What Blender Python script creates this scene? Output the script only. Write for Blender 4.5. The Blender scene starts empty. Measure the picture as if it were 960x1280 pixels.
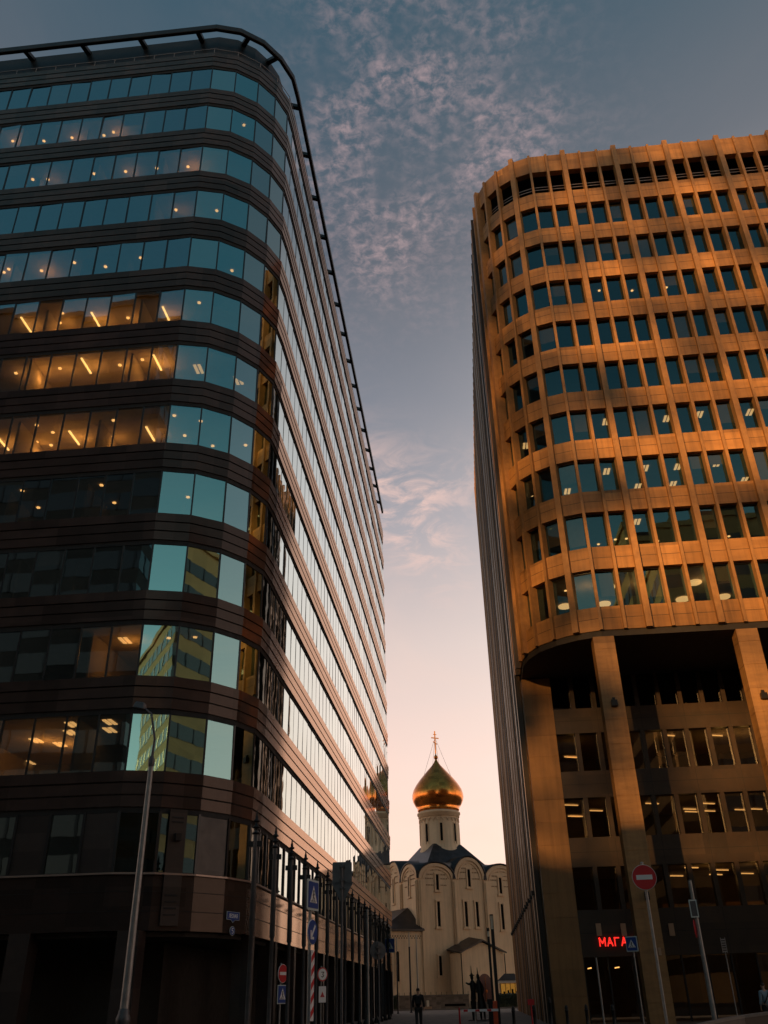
import bpy, math, random
from mathutils import Matrix, Vector
random.seed(7)
R_ = math.radians
S = bpy.context.scene

# ------------------------------------------------------------------ camera
F = 1073.0                       # focal length in photo pixels (960 x 1280)
CAMH = 1.4
_Y = Vector((121, -603, -F)).normalized()
_Z = Vector((-46, 1900, -F)); _Z = (_Z - _Y * _Z.dot(_Y)).normalized()
_X = _Y.cross(_Z)
RM = Matrix((_X, _Y, _Z))        # world = RM @ camera
cam_d = bpy.data.cameras.new('camera'); cam = bpy.data.objects.new('camera', cam_d)
S.collection.objects.link(cam)
cam.matrix_world = Matrix.Translation((0, 0, CAMH)) @ RM.to_4x4()
cam_d.sensor_fit = 'AUTO'; cam_d.sensor_width = 36.0; cam_d.lens = F / 1280 * 36
cam_d.clip_start = 0.1; cam_d.clip_end = 6000
S.camera = cam
S.view_settings.view_transform = 'Standard'; S.view_settings.look = 'None'
S.view_settings.exposure = 0.2; S.view_settings.gamma = 1.0
S.view_settings.use_curve_mapping = False
S.cycles.use_denoising = True
S.cycles.max_bounces = 8; S.cycles.transparent_max_bounces = 12
S.cycles.caustics_reflective = False; S.cycles.caustics_refractive = False
S.cycles.sample_clamp_indirect = 4.0

def at(u, v, Y):                 # photo pixel -> point on the vertical plane at distance Y
    r = RM @ Vector((u - 480, 640 - v, -F)); t = Y / r.y
    return Vector((r.x * t, Y, r.z * t + CAMH))
def atz(u, v, z):                # photo pixel -> point on a level plane
    r = RM @ Vector((u - 480, 640 - v, -F)); t = (z - CAMH) / r.z
    return Vector((r.x * t, r.y * t, z))

# ------------------------------------------------------------------ sun + sky
SUN_AZ = (-0.42, -0.9075)         # horizontal direction towards the sun
SUN_EL = R_(10)
sd = Vector((SUN_AZ[0] * math.cos(SUN_EL), SUN_AZ[1] * math.cos(SUN_EL), math.sin(SUN_EL))).normalized()
sl = bpy.data.lights.new('sun', 'SUN'); so = bpy.data.objects.new('sun', sl); S.collection.objects.link(so)
sl.energy = 5.0; sl.angle = R_(0.55); sl.color = (1.0, 0.50, 0.155)
so.rotation_euler = sd.to_track_quat('Z', 'Y').to_euler(); so.location = (0, 0, 90)

W = bpy.data.worlds.new('World'); S.world = W; W.use_nodes = True
nt = W.node_tree; nt.nodes.clear()
def N(t, **k):
    n = nt.nodes.new(t)
    for a, b in k.items(): setattr(n, a, b)
    return n
def L(a, b): nt.links.new(a, b)
def M_(op, a, b=None, clamp=False):
    n = N('ShaderNodeMath', operation=op); n.use_clamp = clamp
    for i, x in enumerate((a, b)):
        if x is None: continue
        if isinstance(x, (int, float)): n.inputs[i].default_value = x
        else: L(x, n.inputs[i])
    return n.outputs[0]
def mixc(f, a, b, mode='MIX'):
    n = N('ShaderNodeMix', data_type='RGBA', blend_type=mode)
    for s_, x in ((n.inputs[0], f), (n.inputs[6], a), (n.inputs[7], b)):
        if isinstance(x, (int, float)): s_.default_value = x
        elif isinstance(x, tuple): s_.default_value = (*x, 1)
        else: L(x, s_)
    return n.outputs[2]
out = N('ShaderNodeOutputWorld'); bg = N('ShaderNodeBackground')
bg.inputs['Strength'].default_value = 0.1
L(bg.outputs[0], out.inputs[0])
sky = N('ShaderNodeTexSky', sky_type='NISHITA'); sky.sun_disc = False
sky.sun_elevation = SUN_EL; sky.sun_rotation = math.atan2(SUN_AZ[0], SUN_AZ[1])
tc = N('ShaderNodeTexCoord'); sep = N('ShaderNodeSeparateXYZ'); L(tc.outputs['Generated'], sep.inputs[0])
dx, dy, dz = sep.outputs
def ramp(fac, stops):
    r = N('ShaderNodeValToRGB'); L(fac, r.inputs[0]); e = r.color_ramp.elements
    while len(e) < len(stops): e.new(0.5)
    for el, (p, c) in zip(e, stops): el.position = p; el.color = (*c, 1)
    return r.outputs[0]
front = ramp(dz, [(0.0, (1.13, .66, .45)), (.10, (1.09, .69, .53)), (.22, (.92, .65, .55)), (.35, (.66, .53, .49)),
                  (.48, (.33, .32, .355)), (.60, (.185, .20, .24)), (.72, (.092, .112, .142)), (.86, (.045, .09, .125)), (1, (.035, .085, .125))])
back = ramp(dz, [(0.0, (2.2, 1.25, .70)), (.12, (1.3, .95, .70)), (.24, (.76, .74, .64)), (.38, (.33, .45, .45)), (.6, (.06, .155, .205)), (1, (.03, .10, .15))])
def mr0(x, a, b):
    n = N('ShaderNodeMapRange', interpolation_type='SMOOTHSTEP'); L(x, n.inputs[0])
    n.inputs[1].default_value = a; n.inputs[2].default_value = b; return n.outputs[0]
def ramp_v(fac, stops):
    sp_ = N('ShaderNodeSeparateColor'); L(ramp(fac, [(p, (v, v, v)) for p, v in stops]), sp_.inputs[0]); return sp_.outputs[0]
fb = N('ShaderNodeMapRange', interpolation_type='SMOOTHSTEP'); L(dy, fb.inputs[0])
fb.inputs[1].default_value = -0.45; fb.inputs[2].default_value = 0.25
col = mixc(fb.outputs[0], back, front)
# after-sunset glow to the right of the street, brightest low down
glow = M_('POWER', M_('MAXIMUM', M_('ADD', M_('MULTIPLY', dx, .62), M_('MULTIPLY', dy, .78)), 0.0), 5.0)
glow = M_('MULTIPLY', glow, 0.55)
col = mixc(glow, col, (1.0, .80, .66), 'SCREEN')
# bright bank of lit haze to the right of the street, behind the stone block
azx = M_('DIVIDE', dx, M_('MAXIMUM', dy, .05))
bz = M_('DIVIDE', M_('SUBTRACT', azx, .33), .19)
bank = M_('MULTIPLY', M_('POWER', 2.718, M_('MULTIPLY', M_('MULTIPLY', bz, bz), -1.0)), mr0(dy, 0.02, .2))
bank = M_('MULTIPLY', bank, ramp_v(dz, [(0, .42), (.25, .52), (.45, .42), (.6, .22), (.75, .0)]))
col = mixc(bank, col, ramp(dz, [(0, (1.0, .62, .36)), (.2, (1.0, .72, .52)), (.5, (1.0, .86, .76)), (1, (1.0, .9, .84))]))
col = mixc(M_('MULTIPLY', bank, .55), col, (1.0, .82, .66), 'ADD')
# altocumulus layer, in the plane of the cloud deck
dzc = M_('MAXIMUM', dz, .04)
px = M_('DIVIDE', dx, dzc); py = M_('DIVIDE', dy, dzc)
cv = N('ShaderNodeCombineXYZ'); L(px, cv.inputs[0]); L(py, cv.inputs[1])
def blob(u, v, rx, ry, ang=0.0, power=1.0):
    r = RM @ Vector((u - 480, 640 - v, -F)); cx, cy = r.x / r.z, r.y / r.z
    ax = M_('SUBTRACT', px, cx); ay = M_('SUBTRACT', py, cy)
    ca, sa = math.cos(ang), math.sin(ang)
    qx = M_('ADD', M_('MULTIPLY', ax, ca / rx), M_('MULTIPLY', ay, sa / rx))
    qy = M_('ADD', M_('MULTIPLY', ax, -sa / ry), M_('MULTIPLY', ay, ca / ry))
    d2 = M_('ADD', M_('MULTIPLY', qx, qx), M_('MULTIPLY', qy, qy))
    return M_('POWER', 2.718, M_('MULTIPLY', d2, -1.0))
def noise(scale, detail, rough, vec=None, dist=0.0):
    n = N('ShaderNodeTexNoise'); n.inputs['Scale'].default_value = scale; n.inputs['Detail'].default_value = detail
    n.inputs['Roughness'].default_value = rough; n.inputs['Distortion'].default_value = dist
    L(vec or cv.outputs[0], n.inputs['Vector']); return n.outputs['Fac']
def mr(x, a, b):
    n = N('ShaderNodeMapRange', interpolation_type='SMOOTHSTEP'); L(x, n.inputs[0])
    n.inputs[1].default_value = a; n.inputs[2].default_value = b; return n.outputs[0]
puffs = M_('MULTIPLY', mr(noise(58, 4, .62, dist=.3), .33, .76), mr(noise(7, 4, .65), .30, .66))
mask = M_('MINIMUM', M_('ADD', M_('ADD', blob(510, 120, .13, .24, .3), blob(600, 170, .13, .07)), M_('MULTIPLY', blob(470, 300, .13, .2), .6)), 1.0)
c1 = M_('MULTIPLY', M_('MULTIPLY', puffs, mask), .68)
col = mixc(c1, col, (.52, .36, .36))
wisp = M_('MULTIPLY', mr(noise(9, 6, .65, dist=.8), .40, .70), M_('MINIMUM', M_('ADD', blob(505, 655, .10, .34, -.22), M_('MULTIPLY', blob(520, 610, .25, .12), .6)), 1.0))
col = mixc(M_('MULTIPLY', wisp, .75), col, (.92, .60, .50))
mp = N('ShaderNodeMapping'); mp.inputs['Scale'].default_value = (1.0, .45, 1); L(cv.outputs[0], mp.inputs[0])
veil = mr(noise(1.6, 6, .6, mp.outputs[0], .5), .42, .75)
low = ramp(dz, [(0, (1, 1, 1)), (.34, (.7, .7, .7)), (.55, (.15, .15, .15)), (1, (.1, .1, .1))])
lowv = N('ShaderNodeSeparateColor'); L(low, lowv.inputs[0])
col = mixc(M_('MULTIPLY', M_('MULTIPLY', veil, lowv.outputs[0]), .32), col, (.98, .66, .52))
sc10 = N('ShaderNodeVectorMath', operation='SCALE'); L(col, sc10.inputs[0]); sc10.inputs[3].default_value = 10.0
skym = mixc(0.08, sc10.outputs[0], sky.outputs[0])
L(skym, bg.inputs['Color'])

# ------------------------------------------------------------------ materials
def mat(name, col, rough=.6, metal=0.0, var=None, vscale=3.0, vamt=.5, panel=None, pamt=.3, bump=0.0, bscale=20.0,
        emit=None, estr=1.0, coat=0.0, stretch=(1, 1, 1), spec=.5, streak=0.0):
    m = bpy.data.materials.new(name); m.use_nodes = True
    t = m.node_tree; b = t.nodes['Principled BSDF']
    b.inputs['Roughness'].default_value = rough; b.inputs['Metallic'].default_value = metal
    b.inputs['Coat Weight'].default_value = coat; b.inputs['Coat IOR'].default_value = 2.1 if coat else 1.5; b.inputs['Coat Roughness'].default_value = .06
    b.inputs['Specular IOR Level'].default_value = spec
    b.inputs['Base Color'].default_value = (*col, 1)
    if emit: b.inputs['Emission Color'].default_value = (*emit, 1); b.inputs['Emission Strength'].default_value = estr
    g = t.nodes.new('ShaderNodeNewGeometry'); src = None
    mpn = t.nodes.new('ShaderNodeMapping'); mpn.inputs['Scale'].default_value = stretch
    t.links.new(g.outputs['Position'], mpn.inputs[0])
    def mx(f, a, bb, mode='MIX'):
        n = t.nodes.new('ShaderNodeMix'); n.data_type = 'RGBA'; n.blend_type = mode
        for s_, x in ((n.inputs[0], f), (n.inputs[6], a), (n.inputs[7], bb)):
            if isinstance(x, (int, float)): s_.default_value = x
            elif isinstance(x, tuple): s_.default_value = (*x, 1)
            else: t.links.new(x, s_)
        return n.outputs[2]
    def noi(sc, det=5, vec=None):
        n = t.nodes.new('ShaderNodeTexNoise'); n.inputs['Scale'].default_value = sc; n.inputs['Detail'].default_value = det
        n.inputs['Roughness'].default_value = .62
        t.links.new(vec or mpn.outputs[0], n.inputs['Vector']); return n.outputs['Fac']
    if var:
        r = t.nodes.new('ShaderNodeMapRange'); t.links.new(noi(vscale), r.inputs[0])
        r.inputs[1].default_value = .5 - vamt * .4; r.inputs[2].default_value = .5 + vamt * .4
        src = mx(r.outputs[0], col, var)
    if panel:
        sn = t.nodes.new('ShaderNodeVectorMath'); sn.operation = 'SNAP'; sn.inputs[1].default_value = panel[:3]
        ad = t.nodes.new('ShaderNodeVectorMath'); ad.operation = 'ADD'; ad.inputs[1].default_value = panel[3:] if len(panel) > 3 else (.013, .017, .011)
        t.links.new(g.outputs['Position'], ad.inputs[0]); t.links.new(ad.outputs[0], sn.inputs[0])
        wn = t.nodes.new('ShaderNodeTexWhiteNoise'); t.links.new(sn.outputs[0], wn.inputs['Vector'])
        r = t.nodes.new('ShaderNodeMapRange'); t.links.new(wn.outputs['Value'], r.inputs[0])
        r.inputs[3].default_value = 1 - pamt; r.inputs[4].default_value = 1 + pamt * .6
        cb = t.nodes.new('ShaderNodeCombineColor')
        for i in range(3): t.links.new(r.outputs[0], cb.inputs[i])
        src = mx(1.0, src if src else col, cb.outputs[0], 'MULTIPLY')
    if streak:
        mp2 = t.nodes.new('ShaderNodeMapping'); mp2.inputs['Scale'].default_value = (2.2, 2.2, .12)
        t.links.new(g.outputs['Position'], mp2.inputs[0])
        r = t.nodes.new('ShaderNodeMapRange'); t.links.new(noi(1.6, 6, mp2.outputs[0]), r.inputs[0])
        r.inputs[1].default_value = .45; r.inputs[2].default_value = .75; r.inputs[3].default_value = 1; r.inputs[4].default_value = 1 - streak
        cb = t.nodes.new('ShaderNodeCombineColor')
        for i in range(3): t.links.new(r.outputs[0], cb.inputs[i])
        src = mx(1.0, src if src else col, cb.outputs[0], 'MULTIPLY')
    if src: t.links.new(src, b.inputs['Base Color'])
    if bump:
        bn = t.nodes.new('ShaderNodeBump'); bn.inputs['Strength'].default_value = bump; bn.inputs['Distance'].default_value = .02
        t.links.new(noi(bscale, 6), bn.inputs['Height']); t.links.new(bn.outputs[0], b.inputs['Normal'])
    if not emit:
        rr = t.nodes.new('ShaderNodeMapRange'); t.links.new(noi(4.0, 4), rr.inputs[0])
        rr.inputs[3].default_value = max(.02, rough * .75); rr.inputs[4].default_value = min(1, rough * 1.3)
        t.links.new(rr.outputs[0], b.inputs['Roughness'])
    return m

def glass(name, tint, trans, base=.10, ior=1.9, wav=.0):
    m = bpy.data.materials.new(name); m.use_nodes = True
    t = m.node_tree; t.nodes.clear()
    o = t.nodes.new('ShaderNodeOutputMaterial'); mix = t.nodes.new('ShaderNodeMixShader')
    tr = t.nodes.new('ShaderNodeBsdfTransparent'); tr.inputs[0].default_value = (*trans, 1)
    gl = t.nodes.new('ShaderNodeBsdfGlossy'); gl.inputs['Roughness'].default_value = .012
    lw = t.nodes.new('ShaderNodeLayerWeight'); lw.inputs[0].default_value = .35
    mc = t.nodes.new('ShaderNodeMix'); mc.data_type = 'RGBA'
    mc.inputs[6].default_value = (*tint, 1); mc.inputs[7].default_value = (1, .98, .96, 1)
    t.links.new(lw.outputs['Facing'], mc.inputs[0]); t.links.new(mc.outputs[2], gl.inputs[0])
    fr = t.nodes.new('ShaderNodeFresnel'); fr.inputs[0].default_value = ior
    ad = t.nodes.new('ShaderNodeMath'); ad.operation = 'ADD'; ad.use_clamp = True; ad.inputs[1].default_value = base
    pw = t.nodes.new('ShaderNodeMath'); pw.operation = 'POWER'; pw.inputs[1].default_value = 2.5; t.links.new(lw.outputs['Facing'], pw.inputs[0])
    mu = t.nodes.new('ShaderNodeMath'); mu.operation = 'MULTIPLY_ADD'; mu.inputs[1].default_value = .5; t.links.new(pw.outputs[0], mu.inputs[0]); t.links.new(fr.outputs[0], mu.inputs[2])
    t.links.new(mu.outputs[0], ad.inputs[0]); t.links.new(ad.outputs[0], mix.inputs[0])
    t.links.new(tr.outputs[0], mix.inputs[1]); t.links.new(gl.outputs[0], mix.inputs[2]); t.links.new(mix.outputs[0], o.inputs[0])
    if wav:
        g = t.nodes.new('ShaderNodeNewGeometry'); n = t.nodes.new('ShaderNodeTexNoise'); n.inputs['Scale'].default_value = .9
        t.links.new(g.outputs['Position'], n.inputs['Vector'])
        b = t.nodes.new('ShaderNodeBump'); b.inputs['Strength'].default_value = wav; b.inputs['Distance'].default_value = .02
        t.links.new(n.outputs['Fac'], b.inputs['Height']); t.links.new(b.outputs[0], gl.inputs['Normal'])
    return m

MT = {}
def polish(m, tint, f0, k, pw, rough):
    t = m.node_tree; o = [n for n in t.nodes if n.type == 'OUTPUT_MATERIAL'][0]; b = t.nodes['Principled BSDF']
    gl = t.nodes.new('ShaderNodeBsdfGlossy'); gl.inputs[0].default_value = (*tint, 1); gl.inputs['Roughness'].default_value = rough
    lw = t.nodes.new('ShaderNodeLayerWeight'); lw.inputs[0].default_value = .5
    p = t.nodes.new('ShaderNodeMath'); p.operation = 'POWER'; p.inputs[1].default_value = pw; t.links.new(lw.outputs['Facing'], p.inputs[0])
    q = t.nodes.new('ShaderNodeMath'); q.operation = 'MULTIPLY_ADD'; q.use_clamp = True; q.inputs[1].default_value = k; q.inputs[2].default_value = f0
    t.links.new(p.outputs[0], q.inputs[0])
    mx = t.nodes.new('ShaderNodeMixShader'); t.links.new(q.outputs[0], mx.inputs[0]); t.links.new(b.outputs[0], mx.inputs[1]); t.links.new(gl.outputs[0], mx.inputs[2])
    t.links.new(mx.outputs[0], o.inputs['Surface']); b.inputs['Specular IOR Level'].default_value = .2
    return m
MT['granite'] = polish(mat('dark polished granite', (.060, .036, .030), .35, var=(.035, .023, .02), vscale=1.3, panel=(1.22, 1.25, 5.0, .31, .07, .5), pamt=.45), (1, .66, .48), .015, .95, 3.6, .07)
MT['granite_dull'] = mat('dark granite', (.045, .030, .025), .4, var=(.03, .02, .018), vscale=2, panel=(1.22, 1.25, .6), pamt=.4)
MT['granite_base'] = polish(mat('semi polished base granite', (.035, .022, .018), .4, var=(.024, .016, .014), vscale=2, panel=(1.22, 1.25, .6), pamt=.4), (1, .74, .58), .01, 1.0, 3.4, .10)
MT['joint'] = mat('dark joint', (.012, .011, .011), .7)
MT['glass_l'] = glass('blue green glass', (.52, .93, 1.0), (.40, .36, .28), .22, 1.8, .06)
MT['glass_recess'] = glass('brown tinted glass', (.75, .72, .66), (.40, .31, .20), .04, 1.6, .05)
MT['glass_c'] = glass('mirror coated corner glass', (.47, .95, .93), (.34, .32, .26), .32, 1.9, .06)
MT['glass_r'] = glass('dark window glass', (.42, .95, 1.0), (.34, .33, .28), .05, 1.65, .05)
MT['alu'] = mat('dark aluminium', (.03, .03, .032), .35, .4)
MT['roof_dark'] = mat('dark roof cladding', (.018, .018, .02), .45, .3, var=(.03, .03, .03), vscale=1)
MT['rail'] = mat('roof rail metal', (.35, .26, .22), .4, .6)
MT['slab'] = mat('office ceiling', (.42, .35, .28), .85, var=(.32, .26, .2), vscale=.8)
MT['core'] = mat('office inner wall', (.20, .16, .13), .9, var=(.10, .085, .07), vscale=.5)
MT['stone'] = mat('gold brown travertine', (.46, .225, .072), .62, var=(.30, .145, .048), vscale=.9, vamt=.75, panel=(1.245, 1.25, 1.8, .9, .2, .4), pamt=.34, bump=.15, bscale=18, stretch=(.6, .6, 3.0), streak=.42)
MT['stone_rib'] = mat('travertine rib', (.40, .20, .066), .6, var=(.28, .14, .05), vscale=3, streak=.25, bump=.1)
MT['stone_shaded'] = mat('brown granite with shade in colour', (.042, .023, .012), .45, var=(.026, .016, .01), vscale=1.5, panel=(1.25, 1.25, 1.1), pamt=.35)  # brown granite, with the shade under the overhang put into its colour
MT['col'] = mat('travertine column', (.42, .22, .08), .6, var=(.30, .155, .06), vscale=1.7, panel=(9, 9, 1.25), pamt=.22, bump=.15, stretch=(.6, .6, 2.5), streak=.3)
MT['pier'] = mat('brown pier stone', (.36, .18, .062), .55, var=(.22, .115, .042), vscale=.45, vamt=.6, panel=(9, 9, 1.2), pamt=.2, streak=.3)
MT['rib_shaded'] = mat('side fin with shade in colour', (.035, .024, .018), .45, .3)  # street-side fins, darkened in colour to stand for their shade
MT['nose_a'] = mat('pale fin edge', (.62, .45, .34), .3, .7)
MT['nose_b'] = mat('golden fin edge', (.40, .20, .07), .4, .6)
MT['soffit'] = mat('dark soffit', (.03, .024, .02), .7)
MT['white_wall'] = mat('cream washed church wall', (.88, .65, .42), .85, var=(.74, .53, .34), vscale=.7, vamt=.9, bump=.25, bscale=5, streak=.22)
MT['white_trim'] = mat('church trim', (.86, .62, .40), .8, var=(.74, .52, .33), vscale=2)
MT['frieze'] = mat('brick frieze', (.34, .20, .12), .85)
MT['church_roof'] = mat('dark metal roof', (.03, .028, .03), .38, .5, var=(.05, .045, .045), vscale=1.2, panel=(.9, .9, .9), pamt=.3)
MT['slit'] = mat('dark window void', (.012, .010, .009), .9, spec=.05)
MT['gold'] = mat('gilded copper', (.95, .335, .07), .22, 1.0, var=(.80, .25, .05), vscale=2.5, panel=(.8, .8, .55), pamt=.3, bump=.12, bscale=6)
MT['door'] = mat('red brown door', (.12, .028, .018), .5, var=(.08, .02, .015), vscale=3)
MT['asphalt'] = mat('asphalt', (.05, .047, .045), .85, var=(.035, .033, .032), vscale=1.4, bump=.3, bscale=60)
MT['paving'] = mat('paving stones', (.19, .145, .11), .75, var=(.13, .10, .08), vscale=.8, panel=(.6, .4, 1), pamt=.3, bump=.2, bscale=25)
MT['kerb'] = mat('granite kerb', (.24, .20, .17), .7, var=(.17, .14, .12), vscale=2)
MT['paint'] = mat('road paint', (.75, .73, .68), .7, var=(.5, .48, .45), vscale=4)
MT['wall_stone'] = mat('low stone wall', (.26, .20, .16), .8, var=(.18, .14, .11), vscale=2, panel=(.5, .5, .25), pamt=.3)
MT['steel'] = mat('galvanised steel', (.36, .35, .34), .45, .5, var=(.26, .25, .24), vscale=6)
MT['steel_dark'] = mat('grey pole paint', (.12, .12, .125), .45, .3, var=(.08, .08, .085), vscale=6)
MT['black'] = mat('black metal', (.014, .014, .015), .4, .3)
MT['white_pole'] = mat('white lacquered pole', (.75, .66, .52), .4)
MT['sign_grey'] = mat('sign back grey', (.16, .17, .175), .5, .3, var=(.11, .11, .12), vscale=5)
MT['sign_pale'] = mat('sign border', (.55, .62, .60), .5)
MT['blue'] = mat('sign blue', (.015, .06, .28), .45)
MT['white'] = mat('sign white', (.78, .78, .78), .5)
MT['red'] = mat('sign red', (.55, .02, .025), .45)
MT['orange'] = mat('orange red paint', (.70, .09, .02), .45, var=(.5, .06, .02), vscale=5)
MT['lamp_warm'] = mat('lit office lamp', (.8, .6, .3), .5, emit=(1, .62, .24), estr=4.0)
MT['lamp_dot'] = mat('lit downlight', (.8, .6, .3), .5, emit=(1, .58, .22), estr=3.0)
MT['lamp_soft'] = mat('lit ceiling fixture', (.8, .6, .3), .5, emit=(1, .62, .26), estr=1.6)
MT['neon'] = mat('red lit letters', (.6, .02, .02), .5, emit=(1, .03, .02), estr=1.0)
MT['kiosk_lit'] = mat('lit kiosk window', (.7, .4, .1), .5, emit=(1, .45, .06), estr=.17, var=(.2, .1, .03), vscale=2)
MT['plate'] = mat('wall lamp glass', (.42, .26, .16), .5)
MT['jacket_dark'] = mat('dark jacket cloth', (.016, .015, .017), .85, bump=.2)
MT['trouser'] = mat('dark trousers', (.02, .02, .022), .85)
MT['jacket_blue'] = mat('pale blue jacket cloth', (.22, .29, .34), .8, var=(.16, .22, .27), vscale=6)
MT['skin'] = mat('skin', (.42, .24, .17), .6)
MT['hair'] = mat('dark hair', (.02, .014, .01), .6)
MT['shoe'] = mat('shoe leather', (.02, .018, .016), .5)
MT['bronze'] = mat('dark bronze', (.03, .024, .02), .5, .4, var=(.02, .016, .014), vscale=8)
MT['hedge'] = mat('clipped hedge', (.035, .045, .02), .9, var=(.02, .028, .012), vscale=8, bump=1.0, bscale=14)
MT['conc'] = mat('dark facade concrete', (.07, .06, .052), .8, var=(.05, .042, .038), vscale=.4, panel=(3, 3, 3.5), pamt=.4, streak=.3)
MT['conc_pale'] = mat('ochre facade stone', (.86, .50, .19), .75, var=(.76, .44, .17), vscale=.7, panel=(3, 3, 3.4), pamt=.15)
MT['win_dark'] = mat('far dark glazing', (.02, .024, .026), .12, spec=.6)
MT['louvre'] = mat('dark louvre', (.02, .02, .02), .5)

# ------------------------------------------------------------------ helpers
COL = S.collection
def props(o, label=None, cat=None, group=None, kind=None):
    if label: o['label'] = label
    if cat: o['category'] = cat
    if group: o['group'] = group
    if kind: o['kind'] = kind
    return o
def thing(name, label, cat, loc=(0, 0, 0), rz=0.0, group=None):
    o = bpy.data.objects.new(name, None); COL.objects.link(o)
    o.location = loc; o.rotation_euler = (0, 0, rz); o.empty_display_size = .3
    return props(o, label, cat, group)
def root_matrix(p):
    while p.parent: p = p.parent
    return Matrix.Translation(p.location) @ p.rotation_euler.to_matrix().to_4x4()

class MB:
    def __init__(s): s.v = []; s.f = []; s.sm = []
    def add(s, vs, fs, smooth=False):
        b = len(s.v); s.v += [Vector(p) for p in vs]
        for f in fs: s.f.append([b + i for i in f]); s.sm.append(smooth)
        return s
    def box(s, x0, x1, y0, y1, z0, z1):
        return s.add([(x0, y0, z0), (x1, y0, z0), (x1, y1, z0), (x0, y1, z0), (x0, y0, z1), (x1, y0, z1), (x1, y1, z1), (x0, y1, z1)],
                     [(0, 3, 2, 1), (4, 5, 6, 7), (0, 1, 5, 4), (1, 2, 6, 5), (2, 3, 7, 6), (3, 0, 4, 7)])
    def obox(s, o, ax, ay, az):
        o, ax, ay, az = map(Vector, (o, ax, ay, az))
        vs = [o, o + ax, o + ax + ay, o + ay, o + az, o + ax + az, o + ax + ay + az, o + ay + az]
        return s.add(vs, [(0, 3, 2, 1), (4, 5, 6, 7), (0, 1, 5, 4), (1, 2, 6, 5), (2, 3, 7, 6), (3, 0, 4, 7)])
    def prism(s, pts, z0, z1):
        n = len(pts)
        vs = [(p[0], p[1], z0) for p in pts] + [(p[0], p[1], z1) for p in pts]
        return s.add(vs, [tuple(range(n - 1, -1, -1)), tuple(range(n, 2 * n))] + [(i, (i + 1) % n, n + (i + 1) % n, n + i) for i in range(n)])
    def plate(s, pts2, o, ux, uz, un, th):           # outline in plane (ux,uz), thickness th along un
        o, ux, uz, un = map(Vector, (o, ux, uz, un)); n = len(pts2)
        a = [o + ux * p[0] + uz * p[1] for p in pts2]; b = [p + un * th for p in a]
        return s.add(a + b, [tuple(range(n - 1, -1, -1)), tuple(range(n, 2 * n))] + [(i, (i + 1) % n, n + (i + 1) % n, n + i) for i in range(n)])
    def tube(s, pts, rad, n=8, caps=True, smooth=True):
        pts = [Vector(p) for p in pts]; k = len(pts)
        if isinstance(rad, (int, float)): rad = [rad] * k
        rings = []
        for i, p in enumerate(pts):
            d = (pts[min(i + 1, k - 1)] - pts[max(i - 1, 0)]).normalized()
            a = Vector((1, 0, 0)) if abs(d.x) < .8 else Vector((0, 1, 0))
            u = d.cross(a).normalized(); w = d.cross(u)
            rings.append([p + (u * math.cos(2 * math.pi * j / n) + w * math.sin(2 * math.pi * j / n)) * rad[i] for j in range(n)])
        vs = [q for r in rings for q in r]; fs = []
        for i in range(k - 1):
            for j in range(n):
                fs.append((i * n + j, i * n + (j + 1) % n, (i + 1) * n + (j + 1) % n, (i + 1) * n + j))
        s.add(vs, fs, smooth)
        if caps: s.add(rings[0], [tuple(range(n))[::-1]]); s.add(rings[-1], [tuple(range(n))])
        return s
    def lathe(s, prof, o=(0, 0, 0), n=24, smooth=True):
        o = Vector(o); vs = []; fs = []
        for r, z in prof:
            for j in range(n):
                a = 2 * math.pi * j / n; vs.append(o + Vector((r * math.cos(a), r * math.sin(a), z)))
        for i in range(len(prof) - 1):
            for j in range(n):
                fs.append((i * n + j, i * n + (j + 1) % n, (i + 1) * n + (j + 1) % n, (i + 1) * n + j))
        return s.add(vs, fs, smooth)
    def sweep(s, path, o0, o1, z0, z1):              # rectangular moulding along a plan polyline
        a = offset(path, o0); b = offset(path, o1); n = len(path); vs = []
        for p, q in zip(a, b): vs += [(p[0], p[1], z0), (q[0], q[1], z0), (q[0], q[1], z1), (p[0], p[1], z1)]
        fs = []
        for i in range(n - 1):
            for j in range(4):
                fs.append((i * 4 + j, i * 4 + (j + 1) % 4, (i + 1) * 4 + (j + 1) % 4, (i + 1) * 4 + j))
        fs += [(0, 3, 2, 1), tuple((n - 1) * 4 + j for j in range(4))]
        return s.add(vs, fs)
    def build(s, name, m, parent=None, world=True, label=None, cat=None, group=None, kind=None, bevel=0.0):
        me = bpy.data.meshes.new(name)
        v = s.v
        if parent is not None and world:
            mi = root_matrix(parent).inverted(); v = [mi @ p for p in v]
        me.from_pydata([tuple(p) for p in v], [], s.f); me.update()
        me.polygons.foreach_set('use_smooth', s.sm)
        me.materials.append(m)
        o = bpy.data.objects.new(name, me); COL.objects.link(o)
        if parent is not None: o.parent = parent
        if bevel:
            b = o.modifiers.new('bevel', 'BEVEL'); b.width = bevel; b.segments = 1; b.limit_method = 'ANGLE'
        return props(o, label, cat, group, kind)

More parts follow.
